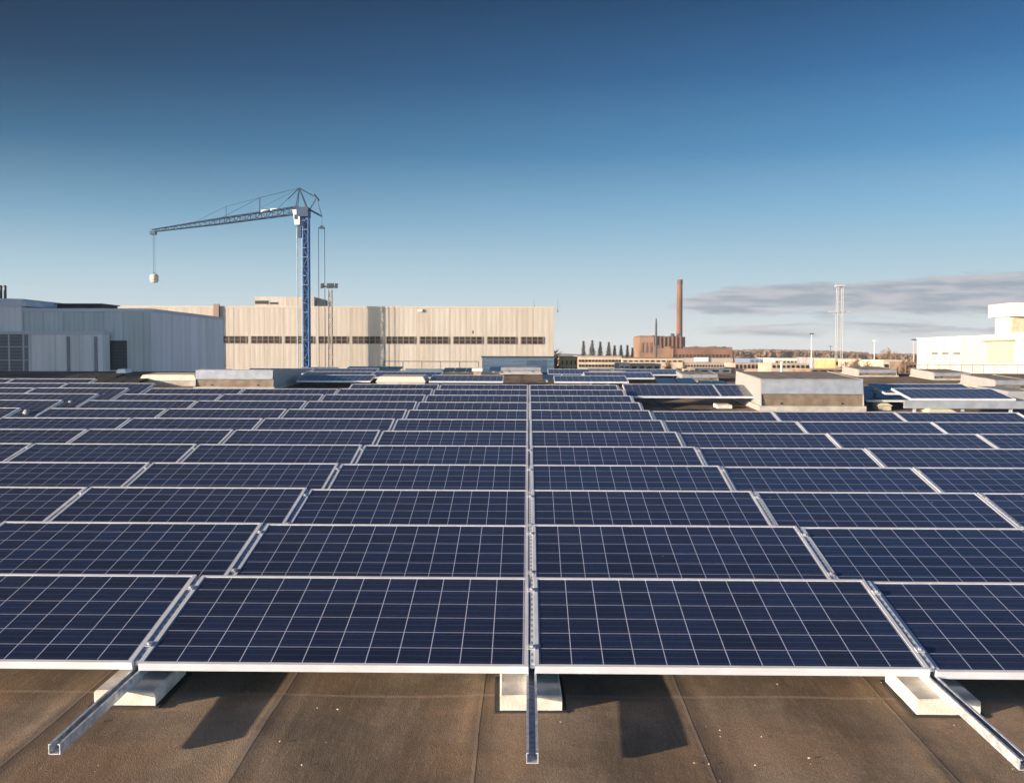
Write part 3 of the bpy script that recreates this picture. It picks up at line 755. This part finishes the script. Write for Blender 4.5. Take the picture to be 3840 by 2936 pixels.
b = MB(); lattice(b, L((mid, YC, 0)), L((mid, YC, topz)), mwid, mwid, 26, .085, .05)
# solid plate added edge-on so the lattice mast casts a full shadow
b.box(mx0 - bx + .05, -.30, 0, mx0 - bx + .09, .30, topz - .3)
b.cur = 1; b.box(mx0 - bx + .16, -.1, 0, mx1 - bx - .1, .0, topz - 1)
b.cur = 2
for k in range(26):
    zz = .5 + k * 1.05; b.box(mx0 - bx + .02, -.56, zz, mx1 - bx - .02 - (k % 3) * .25, -.50, zz + .04)
b.build('mast', [M_blue, M_blued, M_lightsteel], crane)
b = MB(); lx0, lx1 = P(1115, 1000).x - bx, P(1132, 1000).x - bx
b.tube((lx0, 0, 0), (lx0, 0, topz - 2), .06, n=4); b.tube((lx1, 0, 0), (lx1, 0, topz - 2), .04, n=4)
for k in range(80): zz = topz * k / 82; b.tube((lx0, 0, zz), (lx1, 0, zz), .022, n=4, cap=False)
for k in range(9): zz = 2 + k * 3; b.tube((lx1, 0, zz), (mx0 - bx, 0, zz), .04, n=4, cap=False)
b.build('ladder', M_lightsteel, crane)
c0, c1 = P(1102, 790), P(1130, 846)
b = MB(); b.hexa([(c0.x - bx + .25, -.7, c1.z), (c1.x - bx - .05, -.7, c1.z), (c1.x - bx - .05, .5, c1.z), (c0.x - bx + .25, .5, c1.z), (c0.x - bx, -.7, c0.z), (c1.x - bx, -.7, c0.z), (c1.x - bx, .5, c0.z), (c0.x - bx, .5, c0.z)])
cabp = b.build('cab', M_white, crane)
b = MB(); b.box(c0.x - bx + .22, -.73, (c0.z + c1.z) / 2 - .25, c1.x - bx - .25, -.703, c0.z - .55); b.build('cab_window', M_glasswin, cabp)
b = MB(); q0, q1 = P(1118, 846), P(1132, 892); b.box(q0.x - bx, -.3, q1.z, q1.x - bx, .3, q0.z - .003); b.build('slewing_motor', M_blued, crane)
b = MB(); q0, q1 = P(1117, 780), P(1160, 815); b.box(q0.x - bx, -.75, q1.z, q1.x - bx, .75, q0.z); b.build('slewing_ring', M_blued, crane)
# jib: runs back and to the left
root = Vector((P(1117, 789).x, YC, P(1117, 789).z)); k = (1328 - 789) / (1328 - 866)
tip = P(571, 866, YC * k * .985)
b = MB(); lattice(b, L(root), L(root.lerp(tip, .52)), .78, .66, 15, .06, .035, Vector((0, 0, 1)))
lattice(b, L(root.lerp(tip, .52)), L(tip), .66, .30, 14, .055, .03, Vector((0, 0, 1))); b.build('jib', M_blued, crane)
b = MB()
for t_ in (.14, .20): 
    q = L(root.lerp(tip, t_)); b.box(q.x - .45, q.y - .3, q.z + .3, q.x + .35, q.y + .3, q.z + .55)
b.build('hoist_motor', M_white, crane)
apex = P(1122, 706)
b = MB()
for s_, e_ in (((1112, 786), 0), ((1152, 782), 0)):
    for yy in (-.5, .5):
        q = L(P(*s_)); b.tube((q.x, yy, q.z), L(apex), .06, n=5)
b.build('tower_head', M_blued, crane)
s1 = P(1187, 742); s2 = P(1207, 812)
b = MB(); b.tube(L(P(1157, 785)), L(s2), .10, n=5)
q = L(P(1157, 785)); b.tube((q.x, .5, q.z), L(s2), .08, n=5)
b.tube(L(P(1160, 790)), L(s1), .07, n=5); b.build('counter_jib', M_blued, crane)
b = MB(); b.tube(L(apex), L(s1), .07, n=5); b.tube(L(s1), L(s2), .05, n=5); qq = L(s1); b.tube(qq + Vector((-.3, 0, .35)), qq + Vector((.25, 0, -.35)), .16, n=6)
b.build('rear_tie', M_blued, crane)
def jibpt(px):                          # point on the jib axis at a pixel column
    f = (px - 1117) / (571 - 1117); best = None
    for i in range(200):
        q = root.lerp(tip, i / 199); d = q - cam_pos; xx = 1920 + FPX * d.dot(r2) / d.dot(f2)
        if best is None or abs(xx - px) < best[0]: best = (abs(xx - px), q)
    return best[1]
b = MB(); posts = []
for px, ytop in ((973, 742), (847, 775)):
    q = jibpt(px); top_ = P(px + 1, ytop, q.y); posts.append(top_); b.tube(L(q), L(top_), .07 if px == 973 else .04, n=5)
b.build('jib_post', M_blued, crane)
b = MB()
b.tube(L(apex), L(posts[0]), .035, n=4); b.tube(L(apex), L(posts[0].lerp(jibpt(973), .6)), .02, n=4)
b.tube(L(posts[0]), L(jibpt(800)), .028, n=4); b.tube(L(posts[0]), L(posts[1]), .025, n=4); b.tube(L(posts[1]), L(jibpt(700)), .022, n=4)
b.tube(L(apex), L(P(1078, 748)), .06, n=4); b.tube(L(P(1078, 748)), L(jibpt(1020)), .03, n=4)
b.build('tie_rope', M_blued, crane)
b = MB(); q = jibpt(578); b.box(L(q).x - .5, L(q).y - .3, L(q).z - .55, L(q).x + .25, L(q).y + .3, L(q).z - .1); b.build('trolley', M_blued, crane)
hk = P(578, 1022, q.y)
b = MB(); b.tube(L((hk.x - .08, q.y, q.z - .5)), L((hk.x - .08, q.y, hk.z)), .022, n=4); b.tube(L((hk.x + .12, q.y, q.z - .5)), L((hk.x + .12, q.y, hk.z)), .022, n=4); b.build('hoist_rope', M_blued, crane)
# ropes behind the mast
b = MB()
pu = P(1207, 846); b.tube(L(s2), L(pu), .02, n=4)
for px in (1194, 1217):
    q = P(px, 852); b.tube(L(q), L((q.x, YC, 0)), .04, n=4)
b.build('guy_rope', M_blued, crane)
b = MB(); q0, q1 = P(1196, 846), P(1219, 858); zc = (q0.z + q1.z) / 2
b.hexa([(q0.x - bx, -.2, q1.z), (q1.x - bx, -.2, q1.z), (q1.x - bx, .2, q1.z), (q0.x - bx, .2, q1.z), (pu.x - bx - .1, -.1, q0.z), (pu.x - bx + .1, -.1, q0.z), (pu.x - bx + .1, .1, q0.z), (pu.x - bx - .1, .1, q0.z)])
b.build('pulley_beam', M_blued, crane)
b = MB(); b.box(mx0 - bx - 2, -2, 0, mx1 - bx + 2, 2, .8); b.build('base', M_blued, crane)
# load on the hook
ld = thing('hanging_load', 'pale round container hanging from the crane hook', 'container', (hk.x, hk.y, hk.z - 1.35))
b = MB(); b.tube((0, 0, 0), (0, 0, .25), .38, .55, n=14); b.tube((0, 0, .25), (0, 0, .95), .55, .55, n=14); b.tube((0, 0, .95), (0, 0, 1.12), .55, .3, n=14); b.build('body', mat('load_cream', (.62, .52, .44), .7, var=.15), ld, True)
b = MB()
for s_ in (-.4, .4): b.tube((s_, 0, 1.05), (0, 0, 1.35), .03, n=4)
b.build('sling', M_dark, ld)

# floodlight mast
YL = 78.0
p = at(1238, 1068, YL); fm = thing('floodlight_mast', 'slim mast with floodlight cluster beside the crane', 'light mast', (p.x, YL, 0))
b = MB(); lattice(b, (0, 0, 0), (0, 0, p.z - .4), .42, .26, 40, .03, .018); b.build('pole', mat('mast_grey', (.30, .27, .26), .6), fm)
b = MB(); q0 = at(1204, 1066, YL).x - p.x; q1 = at(1264, 1066, YL).x - p.x; b.tube((q0, 0, p.z - .15), (q1, 0, p.z - .15), .05, n=5); b.build('crossbar', M_dark, fm)
for px, s_ in ((1210, .38), (1234, .45), (1247, .42), (1262, .32)):
    s_ *= .5; x = at(px, 1066, YL).x - p.x; b = MB(); b.hexa([(x - s_ * .6, -.3, p.z - .32), (x + s_ * .6, -.3, p.z - .32), (x + s_ * .4, .2, p.z - .22), (x - s_ * .4, .2, p.z - .22), (x - s_ * .6, -.2, p.z + .10), (x + s_ * .6, -.2, p.z + .10), (x + s_ * .4, .25, p.z + .1), (x - s_ * .4, .25, p.z + .1)]); b.build('floodlight', M_shut, fm)

# ---------------------------------------------------------------- white building on the right
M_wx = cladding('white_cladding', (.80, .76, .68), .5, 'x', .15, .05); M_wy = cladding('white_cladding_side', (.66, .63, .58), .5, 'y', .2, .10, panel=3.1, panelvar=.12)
zw = at(3440, 1268, 80).z; xw = at(3440, 1268, 80).x
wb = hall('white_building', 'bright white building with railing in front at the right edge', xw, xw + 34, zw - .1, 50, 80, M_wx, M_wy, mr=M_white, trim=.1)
b = MB()
for yy in (76.5, 74.6, 72.6):
    z0 = at(3500, 1325, yy).z; b.box(-.03, yy - 50 - .55, z0 - .1, -.003, yy - 50 + .55, z0 + .1)
b.build('vent_grille', mat('pale_grille', (.22, .21, .19), .6), wb)
for yy, y1_ in ((67.8, 64.2), (62.2, 60.0)):
    b = MB(); z0, z1_ = at(3745, 1358, 66).z, at(3745, 1280, 66).z; b.box(-.12, y1_ - 50, z0, -.003, yy - 50, z1_); dr = b.build('shutter_door', cladding('cream_shutter', (.70, .56, .36), .3, 'y', .5), wb)
    b = MB(); b.box(-.32, y1_ - 50 - .25, z1_, -.004, yy - 50 + .3, z1_ + .1); b.build('canopy', mat('canopy_brown', (.38, .31, .24), .6), dr)
tz = at(3702, 1141, 66.5).z; nz = at(3702, 1190, 66.5).z
tw = thing('stair_tower', 'white rooftop tower with wider head on the right-hand building', 'tower', (xw + .02, 65.0, zw), group=None)
b = MB(); b.box(.12, .15, 0, 9, 2.1, nz - zw); b.build('neck', [M_wy], tw)
b = MB(); b.box(-.05, -.35, nz - zw, 9.4, 2.8, tz - zw); b.build('head', [M_wy], tw)
b = MB(); b.box(.3, .10, .2, 8.6, .147, nz - zw - .1); b.build('weak_sun_panel', mat('weak_sun_peach', (.62, .42, .30), .8, var=.15, scale=4), tw)  # weaker sun on the tower front put into a peach sheet

# ---------------------------------------------------------------- brick power station
YP = 560.0
M_brick = mat('red_brick', (.185, .085, .055), .9, var=.28, scale=.12, streak=(1, 1, .3))
M_brickd = mat('dark_brick', (.14, .085, .07), .9, var=.25, scale=.12)
M_brickl = mat('sunlit_brick', (.24, .14, .09), .9, var=.2, scale=.12)  # sunlit copy of the brick, the light put into the colour
def pbox(b, x0_, x1_, yt, yb_, Yd, dp, ox, oz=0, proud=0):
    l = at(x0_, yt, Yd); r_ = at(x1_, yb_, Yd); z0 = 0 if yb_ is None else r_.z
    b.box(l.x - ox, -proud if proud else 0, z0, r_.x - ox, dp if not proud else -.01, l.z)
px0 = at(2396, 1265, YP).x
ps = thing('power_station', 'old red brick power station below the tall chimney', 'building', (px0, YP, 0))
def pb(x0_, x1_, yt, yb_=1470, y0_=0, y1_=20, m=M_brick, name='wall', parent=ps, zmin=None):
    l = at(x0_, yt, YP); r_ = at(x1_, yb_, YP); b = MB(); b.box(l.x - px0, y0_, max(0, r_.z), r_.x - px0, y1_, l.z); return b.build(name, m, parent)
west = pb(2396, 2450, 1264, m=M_brickl, y0_=-2, y1_=30)
pb(2398, 2448, 1259, 1264, y0_=0, y1_=28, m=M_brickd, name='parapet', parent=west)
main = pb(2450.5, 2568, 1263, m=M_brickd, y1_=30)  # brown shade of the main hall put into its darker brick
for i in range(7):
    x = 2458 + i * 15; pb(x, x + 5, 1260, 1306, y0_=-1.4, y1_=-.01, m=M_brick, name='buttress', parent=main)
pb(2524, 2534, 1250, 1262.5, y0_=5, y1_=9, m=M_shut, name='flue', parent=main)
pb(2549, 2560, 1250, 1262.5, y0_=5, y1_=9, m=M_shut, name='flue', parent=main)
pb(2452, 2530, 1306, m=M_brickl, y0_=-8, y1_=-1.5)
wing = pb(2512, 2726, 1308, m=M_brick, y0_=-14, y1_=-8.1)
pb(2560, 2728, 1302, 1307.8, y0_=-13, y1_=6, m=M_brickd, name='roof', parent=wing)
pb(2716, 2734, 1311, 1335, y0_=-8, y1_=6, m=M_brickd)
pb(2512, 2726, 1342, 1375, y0_=-16, y1_=-14.1, m=mat('pale_base', (.36, .31, .28), .9), name='lower_storey', parent=wing)
for i in range(15):
    x = 2517 + i * 13.6; pb(x, x + 6, 1329, 1340, y0_=-14.4, y1_=-14.01, m=M_dark, name='window', parent=wing)
pb(2585, 2636, 1340, 1356, y0_=-17, y1_=-16.1, m=M_white, name='light_panel', parent=wing)
for i in range(3):
    x = 2404 + i * 16; pb(x, x + 6, 1284, 1322, y0_=-2.3, y1_=-2.01, m=M_brickd, name='window', parent=west)
random.seed(11)
for i in range(9):
    x = 2456 + i * 11.5 + random.uniform(-2, 2); pb(x, x + random.uniform(3, 7), 1263 - random.uniform(2, 7), 1263, y0_=random.uniform(2, 10), y1_=16, m=random.choice((M_brickd, M_shut)), name='roof_box', parent=main)
for i in range(8):
    x = 2585 + i * 17 + random.uniform(-4, 4); pb(x, x + random.uniform(4, 9), 1302 - random.uniform(1, 4), 1302, y0_=-8, y1_=0, m=random.choice((M_brickd, M_shut, M_brick)), name='roof_box', parent=wing)
pb(2452, 2476, 1296, 1305.5, y0_=-6, y1_=-1.5, m=M_brickd)
pb(2484, 2510, 1300, 1305.5, y0_=-7, y1_=-1.6, m=M_ochre if 'M_ochre' in globals() else M_brickl)
random.seed(12)
# tall chimney
q = at(2560, 596 * 1.748, YP - 3); zt = q.z; xr = at(2551, 1300, YP - 3).x; xr2 = at(2574, 1300, YP - 3).x
ch = thing('brick_chimney', 'tall tapering red brick chimney above the power station', 'chimney', ((xr + xr2) / 2, YP + 12, 0))
b = MB(); b.tube((0, 0, 0), (0, 0, zt - 3), (xr2 - xr) / 2 * 1.14, (xr2 - xr) / 2 * .90, n=24, cap=False); b.build('shaft', M_brick, ch, True)
b = MB(); b.tube((0, 0, zt - 3), (0, 0, zt), (xr2 - xr) / 2 * .94, (xr2 - xr) / 2 * .96, n=24); b.build('crown', M_brickd, ch)
q = at(2452, 1196, YP - 10)
ch2 = thing('thin_stack', 'thin dark steel stack in front of the power station', 'chimney', (q.x, YP - 20, 0))
b = MB(); b.tube((0, 0, 0), (0, 0, q.z * 1.0 - 3), .75, .6, n=10); b.build('shaft', M_shut, ch2); b = MB(); b.tube((0, 0, q.z - 3), (0, 0, q.z), .5, .3, n=8); b.build('tip', M_dark, ch2)
# ---------------------------------------------------------------- conifers left of the power station
M_fir = mat('hazy_fir_brown', (.13, .10, .085), .95, var=.5, scale=1.2); M_trunk = mat('bark', (.09, .065, .05), .95)  # distance haze put into the brown grey of the firs
def conifer(px, ytop, wpx, Yd, label):
    wpx *= 1.15
    p = at(px, ytop, Yd); r = wpx / FPX * Yd / 2; H = p.z
    t = thing('conifer', label, 'tree', (p.x, Yd, 0), group='pointed conifers in a row left of the power station')
    b = MB(); b.tube((0, 0, 0), (0, 0, H * .97), .3, .05, n=6); b.build('trunk', M_trunk, t)
    b = MB()
    for i in range(520):
        z = H * (.5 + .5 * random.random() ** .8); f = (H - z) / 7.2; rr = r * min(1, f) * random.uniform(.3, 1.05); a_ = random.uniform(0, 2 * pi)
        c_ = Vector((cos(a_) * rr, sin(a_) * rr, z)); s_ = random.uniform(.3, .7)
        e1 = Vector((cos(a_), sin(a_), -.5)) * s_; e2 = Vector((-sin(a_), cos(a_), random.uniform(-.3, .3))) * s_ * .7
        b.face([c_ - e1 - e2, c_ + e1 - e2 * .3, c_ + e1 + e2 * .3, c_ - e1 + e2])
    b.build('crown', M_fir, t)
words = ['leftmost', 'second from the left', 'third from the left', 'fourth from the left', 'fifth from the left', 'third from the right', 'second from the right', 'rightmost']
for i, (px, yt, wp) in enumerate(((2188, 1281, 18), (2221, 1278, 26), (2251, 1283, 22), (2283, 1285, 24), (2305, 1297, 20), (2329, 1296, 20), (2353, 1296, 15), (2372, 1306, 14))):
    conifer(px, yt, wp, 520 + i * 2, f'dark pointed conifer, {words[i]} in the row by the power station')

# ---------------------------------------------------------------- town between roof and horizon
M_ochre = mat('ochre_render', (.50, .36, .19), .85, var=.12, scale=.3); M_beige = mat('beige_render', (.50, .40, .31), .85, var=.15, scale=.2)
M_pink = mat('pink_render', (.52, .38, .30), .85, var=.12, scale=.2); M_cr2 = mat('cream_render', (.50, .43, .34), .8, var=.1, scale=.3)
M_lil = mat('lilac_grey_sheet', (.30, .28, .32), .7, var=.15, scale=.3); M_wh2 = mat('white_sheet', (.68, .64, .59), .6, var=.06, scale=.5)
M_bluer = mat('blue_sheet', (.16, .22, .36), .6, var=.1, scale=.5); M_brn = mat('brown_roofing', (.22, .15, .11), .9, var=.2, scale=.3)
def town(name, label, x0_, x1_, yt, Yd, dp, m, rows=(), mr=None, rooft=2.0, roofm=None, winw=.6):
    """rows: (y_top, y_bottom, count) of windows in photo pixels"""
    l = at(x0_, yt, Yd); r_ = at(x1_, yt, Yd); ox = l.x; w_ = r_.x - l.x; rt = rooft / FPX * Yd
    t = thing(name, label, 'building', (ox, Yd, 0), group='low buildings of the town behind the roof')
    b = MB(); b.box(0, 0, 0, w_, dp, l.z - rt); wl = b.build('wall', m, t)
    b = MB(); b.box(-w_ * .01, -.3, l.z - rt + .003, w_ * 1.01, dp + .3, l.z); b.build('roof', roofm or M_brn, t)
    for (ya, yb_, n) in rows:
        za, zb_ = at(x0_, ya, Yd).z, at(x0_, yb_, Yd).z
        for i in range(n):
            xx = w_ * (i + .5) / n; hw = w_ / n * winw / 2
            b = MB(); b.box(xx - hw, -.15, zb_, xx + hw, -.005, za); b.build('window', M_dimglass, t)
    return t
town('ochre_building', 'ochre two storey building at the right-hand foot of the factory', 2102, 2166, 1337, 170, 20, M_ochre, ((1352, 1368, 4), (1378, 1392, 4)), winw=.3)
town('long_building', 'long beige office block with two rows of windows', 2168, 2330, 1335, 210, 20, M_beige, ((1349, 1357, 13), (1367, 1376, 13)), roofm=M_pink)
town('long_building', 'low beige block continuing right of the long office block', 2333, 2560, 1341, 250, 18, M_beige, ((1351, 1357, 11),), roofm=M_brn)
town('white_shed', 'small bright white shed left in front of the office block', 2322, 2362, 1361, 150, 8, M_wh2, ((1374, 1380, 2),), rooft=1, roofm=M_wh2)
town('pink_shed', 'flat pinkish shed right of the bright white shed', 2364, 2478, 1364, 155, 10, M_pink, ((1374, 1382, 4),), rooft=1.5, roofm=M_cr2)
town('window_block', 'low beige block with a row of windows before the brick wing', 2556, 2752, 1362, 300, 14, M_beige, ((1368, 1376, 18),), roofm=M_pink)
town('storage_shed', 'long white shed behind the large ventilator, left end', 2622, 2742, 1382, 130, 6, M_wh2, ((1388, 1394, 3),), rooft=1.5, roofm=M_wh2)
town('storage_shed', 'short cream shed left of the long white shed', 2560, 2606, 1383, 125, 6, M_cr2, ((1388, 1394, 2),), rooft=1.5, roofm=M_wh2)
town('blue_roofed_hall', 'blue roofed hall in front of the brown wood', 2812, 2902, 1344, 420, 30, M_bluer, ((1353, 1357, 5),), roofm=M_bluer, rooft=6)
town('white_roofed_hall', 'long hall with bright white roof in front of the wood', 2906, 3006, 1343, 400, 30, M_cr2, ((1354, 1360, 7),), roofm=M_wh2, rooft=8)
town('row_building', 'beige row of offices with pale pillars behind the large ventilator', 2756, 2890, 1361, 260, 14, M_pink, ((1367, 1382, 9),), roofm=M_beige)
town('row_building', 'beige low block below the white roofed hall', 2893, 3036, 1363, 240, 14, M_beige, ((1369, 1380, 8),), roofm=M_cr2)
town('lilac_hall', 'lilac grey hall left of the tall lattice mast', 3050, 3128, 1340, 330, 20, M_lil, ((1372, 1380, 5),), roofm=M_lil)
town('beige_hall', 'beige hall right at the foot of the lattice mast', 3131, 3228, 1344, 280, 20, M_ochre, ((1356, 1370, 5),), roofm=M_cr2, rooft=4)
town('cream_hall', 'cream hall between lattice mast and thin white pole', 3231, 3293, 1350, 240, 18, M_cr2, ((1368, 1380, 3),), roofm=M_wh2, rooft=3)
town('cream_hall', 'cream hall with bright front left of the white building', 3312, 3402, 1350, 220, 18, M_cr2, ((1366, 1382, 4),), roofm=M_wh2, rooft=3)
town('brown_shed', 'brown shed squeezed beside the white building corner', 3404, 3440, 1358, 200, 10, M_brn, ((1366, 1378, 2),))
town('yard_shed', 'brown shed behind the large ventilator, right end', 3040, 3215, 1384, 120, 8, M_brn, ((1388, 1392, 6),), roofm=M_pink)
# masts and poles of the town
def pole(name, label, px, yt, Yd, r, kind='pole', bar=None, m=M_wh2):
    p = at(px, yt, Yd); t = thing(name, label, kind, (p.x, Yd, 0))
    b = MB(); b.tube((0, 0, 0), (0, 0, p.z), r, r * .7, n=8); b.build('shaft', m, t)
    b = MB(); b.box(-(bar or r * 2.5), -.3, p.z - r * 1.5, (bar or r * 2.5), .3, p.z + .01); b.build('lamp_head' if bar else 'tip', M_dark if bar else m, t)
pole('lamp_mast', 'white lamp mast with small head left of the lattice mast', 3044, 1250, 300, .2, 'lamp mast', bar=.6)
pole('white_pole', 'thin white pole behind the cream halls', 3280, 1276, 260, .18)
pole('lamp_mast', 'pale lamp mast just left of the white building', 3428, 1272, 230, .16, 'lamp mast', bar=.5, m=M_pink)
pole('street_lamp', 'small dark lamp between wood and lattice mast', 3115, 1298, 340, .12, 'lamp', bar=.6, m=M_shut)
pole('street_lamp', 'small dark lamp above the right end of the wood', 2992, 1315, 380, .12, 'lamp', bar=.6, m=M_shut)
p = at(3150, 1076, 420); tm = thing('lattice_mast', 'tall pale lattice mast standing in front of the clouds', 'mast', (p.x, 420, 0))
b = MB(); hw = (3160 - 3138) / FPX * 420
lattice(b, (0, 0, 0), (0, 0, p.z), hw * 1.0, hw * .85, 26, .12, .04); b.build('tower', mat('pale_mast', (.36, .36, .38), .6), tm)
b = MB(); z_ = at(3150, 1170, 420).z; b.box(-4.5, -.5, z_ - .3, 4.5, .5, z_ + .3); b.build('platform', bpy.data.materials['pale_mast'], tm)
b = MB(); b.box(-1.9, -1.5, p.z, 1.9, 1.5, p.z + .8); b.build('head', bpy.data.materials['pale_mast'], tm)

# bare trees
M_twig = mat('bare_twigs', (.20, .12, .075), .95, var=.3, scale=.5)
def bare_tree(px, ytop, wpx, Yd, label, grp=None):
    p = at(px, ytop, Yd); H = p.z; r = wpx / FPX * Yd / 2
    t = thing('bare_tree', label, 'tree', (p.x, Yd, 0), group=grp)
    b = MB(); b.tube((0, 0, 0), (0, 0, H * .55), .3, .16, n=6)
    tw_ = MB()
    for i in range(26):
        a_ = random.uniform(0, 6.28); z0 = H * random.uniform(.3, .6); q0 = Vector((0, 0, z0)); q1 = Vector((cos(a_) * r * random.uniform(.4, .9), sin(a_) * r * random.uniform(.4, .9), H * random.uniform(.6, .95)))
        b.tube(q0, q1, .10, .03, n=4, cap=False)
        for k in range(26):
            c_ = q0.lerp(q1, random.uniform(.4, 1.1)); d = Vector((random.gauss(0, 1), random.gauss(0, 1), random.uniform(0, 1.3))).normalized() * random.uniform(.6, 1.6)
            s_ = d.cross(Vector((random.random(), random.random(), random.random()))).normalized() * .07
            tw_.face([c_ - s_, c_ + s_, c_ + d])
    b.build('trunk', M_trunk, t); tw_.build('crown', M_twig, t)
for i, (px, yt, wp, Yd, lab) in enumerate(((3322, 1306, 44, 300, 'bare rounded tree above the cream halls'), (3352, 1322, 34, 290, 'smaller bare tree right of the rounded one'), (2083, 1318, 20, 160, 'bare sapling at the factory corner'),
        (2560, 1350, 26, 280, 'low bare tree before the brick power station wing'), (2505, 1350, 26, 240, 'low bare tree before the orange power station wall'), (3205, 1345, 34, 200, 'bare brown tree in front of the beige hall'), (3395, 1345, 26, 190, 'bare brown tree beside the brown shed'),
        (3260, 1362, 30, 150, 'bare shrub-like tree before the cream hall'), (3165, 1362, 36, 160, 'bare brown tree below the lattice mast'))):
    bare_tree(px, yt, wp, Yd, lab)
# brown wood on the horizon: too many trees to count
wd_ = MB(); random.seed(3)
for i in range(2600):
    px = random.uniform(2560, 3560); Yd = random.uniform(760, 1000)
    prof = 1314 + 7 * abs((px - 2870) / 260) ** 1.3 if px < 3250 else 1331
    prof = min(prof, 1332) + random.uniform(-2, 5)
    p = at(px, prof, Yd); r = random.uniform(1.4, 2.8)
    n = 5
    for k in range(14):
        a_ = random.uniform(0, 6.28); c_ = Vector((p.x + cos(a_) * r * random.random(), Yd + sin(a_) * r * .6, p.z - abs(random.gauss(0, 3.2))))
        e1 = Vector((random.gauss(0, 1), random.gauss(0, .6), random.gauss(0, 1))).normalized() * r * .55; e2 = e1.cross(Vector((0, 1, .2))).normalized() * r * .5
        wd_.face([c_ - e1, c_ - e2, c_ + e1, c_ + e2])
    wd_.tube((p.x, Yd, 0), (p.x, Yd, p.z - 2), .4, .2, n=4, cap=False)
tag(wd_.build('distant_wood', mat('leafless_wood', (.20, .125, .08), .95, var=.35, scale=.05)), 'brown leafless wood along the horizon on the right', 'wood', kind='stuff')
hb = MB(); n = 80
xs = [-3500 + 7000 * i / n for i in range(n + 1)]
hz = [CZ + 2 + 3 * sin(i * .7) + 2 * sin(i * 1.9) for i in range(n + 1)]
for i in range(n):
    hb.face([(xs[i], 1900, 0), (xs[i + 1], 1900, 0), (xs[i + 1], 2300, hz[i + 1]), (xs[i], 2300, hz[i])])
    hb.face([(xs[i], 2300, hz[i]), (xs[i + 1], 2300, hz[i + 1]), (xs[i + 1], 2900, 0), (xs[i], 2900, 0)])
tag(hb.build('hills', mat('far_hills', (.14, .12, .10), .95, var=.25, scale=.01)), kind='structure')

# ---------------------------------------------------------------- thin haze over the whole place
hz_ = MB(); hz_.box(-3900, -40, -1, 3900, 3000, 58)
hm = bpy.data.materials.new('thin_haze'); hm.use_nodes = True; t = hm.node_tree; t.nodes.clear()
pv = N(t, 'ShaderNodeVolumePrincipled'); pv.inputs['Color'].default_value = (.80, .90, 1, 1); pv.inputs['Density'].default_value = .00016
mo = N(t, 'ShaderNodeOutputMaterial'); t.links.new(pv.outputs[0], mo.inputs['Volume'])
tag(hz_.build('haze', hm), kind='stuff')
